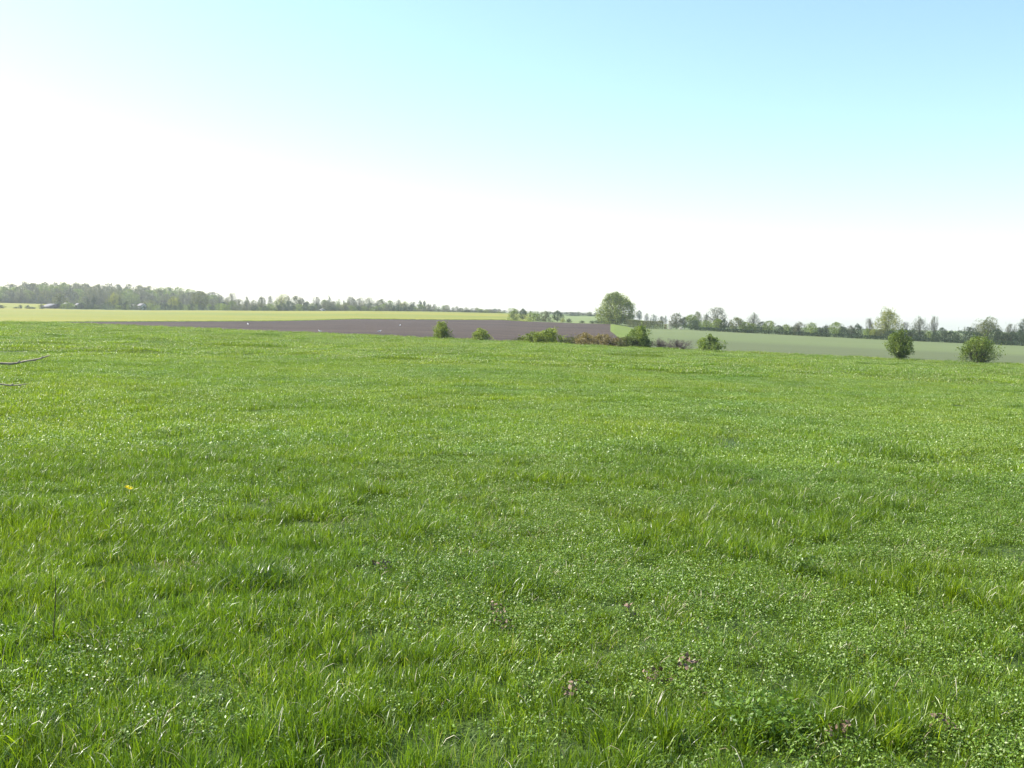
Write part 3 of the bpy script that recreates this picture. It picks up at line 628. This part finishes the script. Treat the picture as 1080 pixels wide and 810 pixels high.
# ------------------------------------------------------------------ gulls resting on the ploughed soil
M['gull_white'] = plain_mat('white_feathers', (0.80, 0.80, 0.79), 0.7, 12.0, 0.05)
M['gull_grey'] = plain_mat('grey_feathers', (0.36, 0.38, 0.41), 0.7, 12.0, 0.1)
M['gull_beak'] = plain_mat('beak_and_legs', (0.45, 0.20, 0.06), 0.5, 12.0, 0.1)
def lathe_x(prof, sides=10, name='body', mat=None, z=0.0):
    v = []; q = []
    for i, (x, r, zz) in enumerate(prof):
        for k in range(sides):
            th = 2 * math.pi * k / sides; v.append((x, r * math.cos(th), z + zz + r * math.sin(th)))
    for i in range(len(prof) - 1):
        for k in range(sides): q.append((i * sides + k, i * sides + (k + 1) % sides, (i + 1) * sides + (k + 1) % sides, (i + 1) * sides + k))
    return np.array(v), np.array(q)
GULL = None
def gull(px, py, label, yaw, d):
    global GULL
    if GULL is None:
        v, q = lathe_x([(-0.30, 0.004, 0.20), (-0.22, 0.035, 0.20), (-0.10, 0.085, 0.19), (0.02, 0.10, 0.19), (0.11, 0.08, 0.215), (0.155, 0.05, 0.26), (0.175, 0.045, 0.31), (0.21, 0.052, 0.34), (0.25, 0.04, 0.34), (0.275, 0.012, 0.335), (0.28, 0.002, 0.335)])
        body = mesh_np('body', v, q, None, None, [M['gull_white']], True)
        ws = []
        for s in (-1, 1):
            v, q = lathe_x([(-0.38, 0.003, 0.215), (-0.2, 0.03, 0.225), (-0.05, 0.055, 0.225), (0.08, 0.04, 0.235), (0.12, 0.005, 0.235)])
            v[:, 1] = v[:, 1] * 0.45 + s * 0.075; ws.append(mesh_np('wing', v, q, None, None, [M['gull_grey']], True))
        v, q = lathe_x([(0.265, 0.016, 0.335), (0.30, 0.011, 0.333), (0.325, 0.003, 0.325)], 6); bk = mesh_np('beak', v, q, None, None, [M['gull_beak']], True)
        ls = []
        for s in (-1, 1):
            v, q = tube([(0.0, s * 0.04, 0.12), (0.0, s * 0.04, 0.0), (0.05, s * 0.04, 0.004)], [0.008, 0.008, 0.012]); ls.append(mesh_np('leg', v, q, None, None, [M['gull_beak']], True))
        GULL = (body, ws, bk, ls)
    o = empty('gull', ground_at(px, d), yaw); tag(o, label, 'gull', 'gulls on the ploughed field'); o.scale = (1.25,) * 3
    link('body', GULL[0], o)
    for x in GULL[1]: link('wing', x, o)
    link('beak', GULL[2], o)
    for x in GULL[3]: link('leg', x, o)
def d_for(px, py):                       # distance on the ploughed slope at which the ground shows at that pixel
    best = None
    for d in np.arange(d1_of(px) + 10, float(iz(E2D, px)), 2.0):
        p = ground_at(px, d); by = horizon_y(px) - (p.z - EYE) / d * F
        if by > py: best = d
    return best or d1_of(px) + 60
gull(337.5, 349.2, 'white gull resting on the ploughed soil close to the meadow edge', 3.0, d_for(337.5, 350.0))
gull(422, 343.5, 'bright white gull sitting alone in the middle of the ploughed field', 1.2, d_for(422, 344))
gull(400.5, 350, 'faint pale gull low on the ploughed field, below and left of the bright white one', 0.4, d_for(400.5, 350.5))
gull(261.5, 341.8, 'pale gull near the upper edge of the ploughed field, leftmost', 2.2, d_for(261.5, 342.4))

# ------------------------------------------------------------------ meadow grass (real blades, scattered as tufts)
GRASS = [(0.0, (0.042, 0.085, 0.008)), (0.45, (0.142, 0.232, 0.011)), (0.8, (0.225, 0.318, 0.020)), (0.93, (0.30, 0.39, 0.06)), (1.0, (0.42, 0.38, 0.22))]
M['grass'] = leaf_mat('grass_blades', GRASS, transl=0.46, rough=0.36, tint=0.14, spec=0.45, patch=0.9, patch_cols=((0.62, 0.78, 0.95), (1.3, 1.1, 0.9)), tcol=(1.2, 1.2, 0.5), pscale=0.16)
M['weed'] = leaf_mat('meadow_weed_leaves', [(0.0, (0.060, 0.12, 0.014)), (0.5, (0.14, 0.235, 0.024)), (0.9, (0.22, 0.32, 0.08)), (1.0, (0.34, 0.42, 0.17))], transl=0.32, rough=0.42, tint=0.12, spec=0.35, patch=0.8, patch_cols=((0.7, 0.85, 1.0), (1.2, 1.08, 0.95)), pscale=0.16)  # palest stop is the colour of painted sun glints
M['straw'] = leaf_mat('dry_straw', [(0.0, (0.20, 0.15, 0.08)), (0.5, (0.38, 0.31, 0.19)), (1.0, (0.58, 0.52, 0.38))], transl=0.2, rough=0.5, tint=0.1, tcol=(1, 1, 0.8))

def blades(rg, base, hgt, wid, lean, v, curl=0.5, az=None):
    """arched grass blades: 3 segments each"""
    n = len(base)
    a = rg.uniform(0, 2 * math.pi, n) if az is None else az
    d = np.stack([np.cos(a), np.sin(a), 0 * a], 1)
    tw = a + math.pi / 2 + rg.normal(size=n) * 0.7
    s = np.stack([np.cos(tw), np.sin(tw), 0.25 * rg.normal(size=n)], 1)
    T = np.array([0, 0.38, 0.74, 1.0]); Wd = np.array([0.75, 1.0, 0.72])
    pts = []
    for i, t in enumerate(T):
        off = lean * (t ** (1 + curl)) 
        zz = t * np.sqrt(np.maximum(1 - (0.75 * off) ** 2, 0.12))
        c = base + d * (hgt * off)[:, None] + np.stack([0 * hgt, 0 * hgt, hgt * zz], 1)
        if i < 3:
            pts += [c - s * (wid * Wd[i] * 0.5)[:, None], c + s * (wid * Wd[i] * 0.5)[:, None]]
        else: pts.append(c)
    vv = np.stack(pts, 1)                                  # n x 7 x 3
    o = (np.arange(n) * 7)[:, None]
    q = np.concatenate([o + np.array([[0, 1, 3, 2]]), o + np.array([[2, 3, 5, 4]])]); t = o + np.array([[4, 5, 6]])
    return vv.reshape(-1, 3), q, t, np.repeat(v, 7)
class Acc:
    def __init__(s): s.v = []; s.q = []; s.t = []; s.a = []; s.mq = []; s.mt = []; s.n = 0
    def add(s, v, q, t, a, m):
        s.v.append(v); s.a.append(a)
        if q is not None and len(q): s.q.append(q + s.n); s.mq += [m] * len(q)
        if t is not None and len(t): s.t.append(t + s.n); s.mt += [m] * len(t)
        s.n += len(v)
    def mesh(s, name, mats):
        return mesh_np(name, np.vstack(s.v), np.vstack(s.q) if s.q else None, np.vstack(s.t) if s.t else None, {'v': np.concatenate(s.a)}, mats, False, s.mq + s.mt)
GM = [M['grass'], M['weed'], M['straw']]
def patch(name, size, n, h, w, seed, tufts=14, lean=(0.1, 0.9), weeds=0, straw=0, wsize=0.014, v0=0.52, pale=0.10, wv=0.47):
    rg = np.random.default_rng(seed); A = Acc()
    tc = rg.uniform(-size / 2, size / 2, (tufts, 2)); th = rg.uniform(0.65, 1.25, tufts); ta = rg.uniform(0, 6.28, tufts); tv = rg.normal(size=tufts) * 0.13
    k = rg.integers(0, tufts, n); loose = rg.uniform(0, 1, n) < 0.35
    b = tc[k] + rg.normal(size=(n, 2)) * size * 0.07
    b[loose] = rg.uniform(-size / 2, size / 2, (loose.sum(), 2))
    b = np.clip(b, -size * 0.62, size * 0.62)
    hh = h * th[k] * rg.uniform(0.45, 1.15, n); ww = w * rg.uniform(0.6, 1.3, n)
    le = rg.uniform(lean[0], lean[1], n) ** 1.3
    az = np.where(rg.uniform(0, 1, n) < 0.45, ta[k] + rg.normal(size=n) * 0.7, rg.uniform(0, 6.28, n))
    v = np.clip(v0 + tv[k] + rg.normal(size=n) * 0.25, 0, 0.94); v[rg.uniform(0, 1, n) < 0.006] = 1.0
    base = np.stack([b[:, 0], b[:, 1], np.full(n, -0.02)], 1)
    A.add(*blades(rg, base, hh, ww, le, v, 0.6, az), 0)
    if weeds:
        wc = rg.uniform(-size / 2, size / 2, (max(3, weeds // 45), 2)); kk = rg.integers(0, len(wc), weeds)
        P = np.concatenate([wc[kk] + rg.normal(size=(weeds, 2)) * size * 0.085, (rg.uniform(0.25, 1.0, weeds) * h * 0.85)[:, None]], 1)
        vv, q, va = leaf_cloud(P, wsize, np.where(rg.uniform(0, 1, weeds) < pale, 1.0, np.clip(wv + rg.normal(size=weeds) * 0.22, 0, 0.9)), rg, up=1.3, elong=1.25)  # the pale share of leaves carries the sward's glints as colour
        A.add(vv, q, None, va, 1)
    if straw:
        P = np.concatenate([rg.uniform(-size / 2, size / 2, (straw, 2)), (rg.uniform(0.05, 0.55, straw) * h)[:, None]], 1)
        A.add(*blades(rg, P, h * rg.uniform(0.3, 0.85, straw), np.full(straw, w * 0.7), rg.uniform(0.7, 1.25, straw), np.clip(rg.uniform(0, 1, straw), 0, 1), 0.4), 2)
    return A.mesh(name, GM)

def bank_of(prefix, meshes):
    c = bpy.data.collections.new(prefix)
    for i, m in enumerate(meshes):
        o = bpy.data.objects.new('%s_%02d' % (prefix, i), m); c.objects.link(o)
    return c
def scatter(name, P, idx, scl, rot, coll, kind='stuff'):
    """one object: its own points carry the tufts of a collection as instances"""
    me = bpy.data.meshes.new(name); me.vertices.add(len(P)); me.vertices.foreach_set('co', np.asarray(P, np.float32).ravel())
    a = me.attributes.new('idx', 'INT', 'POINT'); a.data.foreach_set('value', np.asarray(idx, np.int32))
    a = me.attributes.new('scl', 'FLOAT_VECTOR', 'POINT'); a.data.foreach_set('vector', np.asarray(scl, np.float32).ravel())
    a = me.attributes.new('rot', 'FLOAT_VECTOR', 'POINT'); a.data.foreach_set('vector', np.asarray(rot, np.float32).ravel())
    me.update()
    o = link(name, me); o['kind'] = kind
    g = bpy.data.node_groups.new(name + '_scatter', 'GeometryNodeTree')
    g.interface.new_socket('Geometry', in_out='INPUT', socket_type='NodeSocketGeometry'); g.interface.new_socket('Geometry', in_out='OUTPUT', socket_type='NodeSocketGeometry')
    ns, L = g.nodes, g.links
    gi = ns.new('NodeGroupInput'); go = ns.new('NodeGroupOutput')
    ci = ns.new('GeometryNodeCollectionInfo'); ci.inputs['Collection'].default_value = coll; ci.inputs['Separate Children'].default_value = True; ci.inputs['Reset Children'].default_value = True
    ip = ns.new('GeometryNodeInstanceOnPoints'); ip.inputs['Pick Instance'].default_value = True
    def attr(n, t):
        x = ns.new('GeometryNodeInputNamedAttribute'); x.data_type = t; x.inputs['Name'].default_value = n; return x.outputs['Attribute']
    L.new(gi.outputs[0], ip.inputs['Points']); L.new(ci.outputs[0], ip.inputs['Instance']); L.new(attr('idx', 'INT'), ip.inputs['Instance Index'])
    er = ns.new('FunctionNodeEulerToRotation'); L.new(attr('rot', 'FLOAT_VECTOR'), er.inputs[0]); L.new(er.outputs[0], ip.inputs['Rotation'])
    L.new(attr('scl', 'FLOAT_VECTOR'), ip.inputs['Scale']); L.new(ip.outputs[0], go.inputs[0])
    md = o.modifiers.new('scatter', 'NODES'); md.node_group = g
    return o
def vnoise(x, y, s, seed):
    """smooth value noise"""
    rg = np.random.default_rng(seed); T = rg.uniform(0, 1, (64, 64))
    u = x / s + 1000; v = y / s + 1000; i = np.floor(u).astype(int); j = np.floor(v).astype(int); fu = u - i; fv = v - j
    fu = fu * fu * (3 - 2 * fu); fv = fv * fv * (3 - 2 * fv)
    g = lambda a, b: T[a % 64, b % 64]
    return (g(i, j) * (1 - fu) + g(i + 1, j) * fu) * (1 - fv) + (g(i, j + 1) * (1 - fu) + g(i + 1, j + 1) * fu) * fv
def ring_points(d0, d1, dens, rg, endf=None):
    half = 0.62
    n = int(dens * half * 1.0 * (d1 * d1 - d0 * d0) + dens * 3.0 * (d1 - d0))
    d = np.sqrt(rg.uniform(d0 * d0, d1 * d1, n)); lat = rg.uniform(-1, 1, n) * (half * d * 0.97 + 1.5)
    y = np.sqrt(np.maximum(d * d - lat * lat, (0.3 * d) ** 2)); x = lat
    if endf is not None:
        az = np.arctan2(x, y); lim = np.interp(az_to_px(az), E1D[0], E1D[1]); k = np.hypot(x, y) < lim + endf; x, y = x[k], y[k]
    return x, y
sr = np.random.default_rng(99)
near = bank_of('near_tuft', [patch('grass_tuft', 0.42, 800, 0.105, 0.0033, 200 + i, 13, (0.1, 0.95), straw=3, v0=0.36) for i in range(4)]  # near tufts get a low v0: shade of the gaps put into blade colour
               + [patch('weedy_tuft', 0.42, 560, 0.080, 0.0032, 210 + i, 15, (0.15, 1.1), weeds=560, straw=4, wsize=0.0105, v0=0.35, pale=0.05, wv=0.38) for i in range(3)]
               + [patch('long_tuft', 0.34, 480, 0.140, 0.0038, 220 + i, 6, (0.15, 1.0), straw=2, v0=0.34) for i in range(2)]
               + [patch('dry_tuft', 0.34, 320, 0.08, 0.0034, 230, 8, (0.3, 1.15), straw=55)])
mid = bank_of('mid_tuft', [patch('grass_tuft', 1.25, 3600, 0.088, 0.0055, 240 + i, 40, (0.1, 0.95), straw=8, weeds=600, wsize=0.017, pale=0.2) for i in range(3)]
              + [patch('weedy_tuft', 1.25, 2800, 0.078, 0.0055, 250 + i, 40, (0.1, 1.0), weeds=1700, straw=8, wsize=0.018, pale=0.18) for i in range(2)]
              + [patch('long_tuft', 0.7, 900, 0.125, 0.0062, 260, 10, (0.2, 1.0), straw=6)])
far_ = bank_of('far_tuft', [patch('grass_tuft', 4.2, 8000, 0.10, 0.014, 270 + i, 150, (0.1, 0.95), straw=420, weeds=3200, wsize=0.034, pale=0.22) for i in range(3)]
               + [patch('long_tuft', 1.6, 1100, 0.14, 0.013, 280, 14, (0.2, 1.0), straw=10)])
def grass_ring(name, d0, d1, dens, coll, chooser, endf=None, hs=1.0):
    x, y = ring_points(d0, d1, dens, sr, endf); n = len(x); z = height(x, y)
    tall = vnoise(x, y, 1.6, 5) * 0.6 + vnoise(x, y, 0.6, 6) * 0.4; weed = vnoise(x, y, 2.2, 7) + np.clip(0.9 * x / np.hypot(x, y), -0.16, 0.24) + 0.03; r = sr.uniform(0, 1, n)
    idx = chooser(tall, weed, r, n)
    s = (0.85 + 0.35 * tall) * hs
    scl = np.stack([np.ones(n), np.ones(n), s * sr.uniform(0.85, 1.15, n)], 1) * sr.uniform(0.9, 1.1, n)[:, None]
    rot = np.stack([sr.normal(size=n) * 0.04, sr.normal(size=n) * 0.04, sr.uniform(0, 6.28, n)], 1)
    scatter(name, np.stack([x, y, z], 1), idx, scl, rot, coll)
def ch_near(tall, weed, r, n):
    i = sr.integers(0, 4, n); i = np.where(weed + (r - 0.5) * 0.4 > 0.52, 4 + sr.integers(0, 3, n), i)
    i = np.where((tall > 0.62) & (r < 0.5), 7 + sr.integers(0, 2, n), i); return np.where((r > 0.965) | ((tall < 0.22) & (r > 0.6)), 9, i)
def ch_mid(tall, weed, r, n):
    i = sr.integers(0, 3, n); i = np.where(weed + (r - 0.5) * 0.4 > 0.52, 3 + sr.integers(0, 2, n), i); return np.where((tall > 0.6) & (r < 0.3), 5, i)
def ch_far(tall, weed, r, n):
    i = sr.integers(0, 3, n); return np.where((tall > 0.55) & (r < 0.35), 3, i)
grass_ring('meadow_grass', 1.6, 13.0, 21.0, near, ch_near)
grass_ring('meadow_grass', 12.4, 46.0, 2.6, mid, ch_mid)
grass_ring('meadow_grass', 44.0, 170.0, 0.26, far_, ch_far, endf=1.0)
# pale seeding grass along the meadow's rim
rim = bank_of('rim_tuft', [patch('rim_grass', 1.6, 500, 0.34, 0.016, 290 + i, 12, (0.1, 0.8), straw=22) for i in range(3)])
n = 900; pxr = sr.uniform(-60, 1140, n); dr = np.interp(pxr, E1D[0], E1D[1]) + sr.uniform(-1.0, 3.0, n); azr = px_to_az(pxr)
xr, yr = dr * np.sin(azr), dr * np.cos(azr)
scatter('rim_grass', np.stack([xr, yr, height(xr, yr)], 1), sr.integers(0, 3, n), np.stack([np.ones(n), np.ones(n), sr.uniform(0.4, 1.3, n)], 1), np.stack([0 * xr, 0 * xr, sr.uniform(0, 6.28, n)], 1), rim)

n = 1000; pxr = sr.uniform(-40, 560, n); dr = np.interp(pxr, E2D[0], E2D[1]) + sr.uniform(-1.0, 2.2, n); azr = px_to_az(pxr); xr, yr = dr * np.sin(azr), dr * np.cos(azr)
scatter('margin_grass', np.stack([xr, yr, height(xr, yr)], 1), sr.integers(0, 3, n), np.stack([np.ones(n), np.ones(n), sr.uniform(0.25, 0.7, n)], 1), np.stack([0 * xr, 0 * xr, sr.uniform(0, 6.28, n)], 1), rim)

# ------------------------------------------------------------------ single plants one can point at in the meadow
M['petal'] = plain_mat('dandelion_petals', (0.90, 0.74, 0.010), 0.5, 60.0, 0.12)
M['stalk_green'] = plain_mat('flower_stalk', (0.16, 0.22, 0.06), 0.5, 30.0)
M['stalk_dark'] = plain_mat('dead_stalk', (0.07, 0.058, 0.04), 0.7, 30.0)
M['nettle_top'] = plain_mat('ruddy_leaf_tops', (0.16, 0.105, 0.07), 0.6, 60.0, 0.35)
def flower_head(rg, r):
    A = Acc(); n = 70
    rr = r * np.sqrt(rg.uniform(0.02, 1, n)); a = rg.uniform(0, 6.28, n)
    b = np.stack([0.25 * rr * np.cos(a), 0.25 * rr * np.sin(a), 0 * a], 1)
    v, q, t, at = blades(rg, b, rr + 0.012, np.full(n, 0.0045), np.clip(rr / r, 0.1, 0.97), np.ones(n) * .5, 0.1, a)
    A.add(v, q, t, at, 0); return A
dp = hit(135.5, 524); dl = empty('dandelion', Vector((dp.x, dp.y, float(height(dp.x, dp.y)[0])))); dl.scale = (0.68,) * 3; tag(dl, 'dandelion with two yellow flower heads in the grass at the left', 'dandelion')
rg = np.random.default_rng(5)
for (ox, oy, hz, r) in [(-0.026, 0.02, 0.115, 0.024), (0.030, -0.02, 0.10, 0.030)]:
    st = tube(bend((0, 0, -0.02), (ox, oy, hz), rg, 5, 0.02), np.full(5, 0.0025)); s = link('stalk', mesh_np('stalk', st[0], st[1], None, None, [M['stalk_green']], True), dl)
    f = link('flower_head', flower_head(rg, r).mesh('flower_head', [M['petal']]), dl, (ox, oy, hz - 0.004)); f.rotation_euler = (0.35, 0.1, 0)
A = Acc(); nb = 9; a = np.linspace(0, 6.28, nb, endpoint=False)
A.add(*blades(rg, np.zeros((nb, 3)), np.full(nb, 0.15), np.full(nb, 0.028), np.full(nb, 0.85), np.full(nb, 0.4), 0.5, a), 0)
link('leaves', A.mesh('leaves', [M['weed']]), dl)
# dead dark stalk
p = hit(56, 690); o = link('dead_stalk', None or mesh_np('dead_stalk', *tube([(0, 0, -.03), (0.004, 0.0, .12), (0.012, 0.005, .25), (0.014, 0, .36)], [.003, .0028, .0024, .0015]), None, None, [M['stalk_dark']], True), None, (p.x, p.y, float(height(p.x, p.y)[0])))
tag(o, 'thin dark dead stalk standing upright in the grass at lower left', 'stalk')
# broad bright leaf
p = hit(184, 778); lf = Acc(); lf.add(*blades(np.random.default_rng(3), np.zeros((1, 3)), np.array([.15]), np.array([.034]), np.array([.5]), np.array([0.5]), 0.4, np.array([2.2])), 0)
M['lime_leaf'] = leaf_mat('lime_broad_leaf', [(0, (0.30, 0.42, 0.03)), (1, (0.34, 0.46, 0.04))], transl=0.45)
o = link('broad_leaf', lf.mesh('broad_leaf', [M['lime_leaf']]), None, (p.x, p.y, float(height(p.x, p.y)[0]))); tag(o, 'single broad yellow-green leaf glowing in the grass at lower left', 'leaf')
# ruddy low weeds
def weed_mesh(seed):
    rg = np.random.default_rng(seed); A = Acc(); n = 26
    P = np.concatenate([rg.normal(size=(n, 2)) * 0.028, rg.uniform(0.03, 0.10, n)[:, None]], 1)
    return leaf_cloud(P, 0.026, np.ones(n) * .5, rg, up=1.0)
DL = {'o': 'small ruddy weed tuft in the foreground grass'}
for i, (x, y) in enumerate([(526, 656), (662, 657), (604, 742), (883, 787), (400, 609), (690, 730), (722, 715), (995, 782), (530, 672)]):
    p = hit(x, y); r = empty('ruddy_weed', (p.x, p.y, float(height(p.x, p.y)[0]))); tag(r, DL['o'], 'weed', 'ruddy weeds in the foreground grass')
    v, q, a = weed_mesh(60 + i); link('leaves', mesh_np('leaves', v, q, None, {'v': a}, [M['nettle_top']]), r)
    tv, tq = tube([(0, 0, -.02), (0.004, 0.003, .05), (0, 0, .09)], [.003, .0025, .002]); link('stalk', mesh_np('stalk', tv, tq, None, None, [M['stalk_green']]), r)
# taller dark tussocks and a leafy clump
def tussock(px, py, label, r, h, n, seed, leafy=0, name='grass_tussock', cat='tussock'):
    rg = np.random.default_rng(seed); A = Acc(); p = hit(px, py)
    b = np.concatenate([rg.normal(size=(n, 2)) * r * np.array([0.55, 0.40]), np.full((n, 1), -0.02)], 1)
    A.add(*blades(rg, b, h * rg.uniform(0.5, 1.1, n), 0.0058 * rg.uniform(0.7, 1.2, n), rg.uniform(0.25, 1.05, n), np.clip(0.22 + rg.normal(size=n) * 0.16, 0, 0.9), 0.8), 0)
    if leafy:
        P = np.concatenate([rg.normal(size=(leafy, 2)) * r * 0.5, (rg.uniform(0.2, 1.0, leafy) * h)[:, None]], 1)
        v, q, va = leaf_cloud(P, 0.017, np.clip(0.16 + rg.normal(size=leafy) * 0.16, 0, 0.8), rg, up=0.8, elong=1.5); A.add(v, q, None, va, 1)
    o = link(name, A.mesh(name, GM), None, (p.x, p.y, float(height(p.x, p.y)[0]))); tag(o, label, cat); return o
tussock(278, 622, 'dark arching grass tussock left of the picture centre in the foreground', 0.24, 0.20, 420, 71)
tussock(535, 628, 'dark low grass tussock at the middle of the foreground meadow', 0.26, 0.17, 380, 72)
tussock(800, 778, 'dark leafy weed clump in the grass at the bottom right', 0.20, 0.15, 480, 73, leafy=700, name='weed_clump', cat='weed')
tussock(850, 612, 'small dark leafy clump in the meadow above the bottom-right weed clump', 0.12, 0.15, 380, 74, leafy=260, name='weed_clump', cat='weed')
tussock(942, 484, 'dark tussock far out in the right half of the meadow', 0.45, 0.26, 420, 75)
tussock(690, 484, 'dark tussock far out in the meadow, left of the right-hand one', 0.55, 0.26, 420, 76)

# ------------------------------------------------------------------ bare shrub left of the camera, two twigs reaching into the view
M['branch'] = plain_mat('sunlit_tone_bark', (0.37, 0.30, 0.21), 0.8, 40.0, 0.45)  # bark colour raised all round to carry the sunlight on the twigs
def at(px, py, d):
    r = ray(px, py); k = d / math.hypot(r.x, r.y); return np.array([r.x * k, r.y * k, EYE + r.z * k])
foot = at(-190, 400, 3.9); foot[2] = float(height(foot[0], foot[1])[0])
sh = empty('bare_shrub', Vector(foot)); tag(sh, 'bare shrub whose two twigs reach in from the left edge', 'shrub')
rg = np.random.default_rng(12)
fork = at(-170, 430, 3.9)
def br(pts, rad, name='branch'):
    v, q = tube(np.array(pts) - foot, rad, 7); link(name, mesh_np(name, v, q, None, None, [M['branch']], True), sh)
br([foot - [0, 0, .1], foot + [0.02, 0, .4], fork - [0.02, 0, .25], fork, at(-160, 330, 3.95), at(-150, 240, 4.0)], [.03, .026, .022, .018, .012, .006], 'stem')
br([fork, at(-110, 398, 3.95), at(-50, 388, 4.0), at(0, 383.3, 4.0), at(12, 383.6, 4.0), at(18, 383, 4.0), at(26, 381, 4.0), at(34, 379.8, 4.0), at(43, 378, 4.0), at(52.5, 374.8, 4.0)], [.011, .008, .0052, .0038, .0041, .0036, .0034, .0031, .0029, .0018])
br([fork, at(-100, 416, 3.95), at(-30, 404.5, 4.1), at(0, 405, 4.1), at(11, 406.6, 4.1), at(20, 406, 4.1), at(30, 404.6, 4.1)], [.009, .006, .004, .0028, .003, .0018, .001])
for a, b in [((18, 383), (21, 379.6)), ((34, 379.8), (38, 380.6)), ((43, 378), (45, 375.8)), ((8, 383.5), (10, 385.6)), ((11, 406.6), (14, 404.4)), ((20, 406), (23, 407.6))]:
    dd = 4.0 if a[1] < 395 else 4.1
    br([at(*a, dd), at((a[0] + b[0]) / 2, (a[1] + b[1]) / 2, dd), at(*b, dd)], [.0028, .0020, .0013], 'spur')
br([at(-160, 330, 3.95), at(-110, 300, 4.1), at(-70, 250, 4.2)], [.008, .005, .002])

# ------------------------------------------------------------------ air: pale even haze round the whole place
hz, hn, hl = new_mat('haze_air')
pv = N(hn, 'ShaderNodeVolumePrincipled'); pv.inputs['Color'].default_value = (0.88, 0.94, 1.0, 1); pv.inputs['Density'].default_value = 0.00015; pv.inputs['Anisotropy'].default_value = 0.25
ho = N(hn, 'ShaderNodeOutputMaterial'); hl.new(pv.outputs[0], ho.inputs['Volume'])
h = link('haze', boxm('haze', (-3300, -3300, -40), (3300, 3300, 45), hz)); h['kind'] = 'stuff'
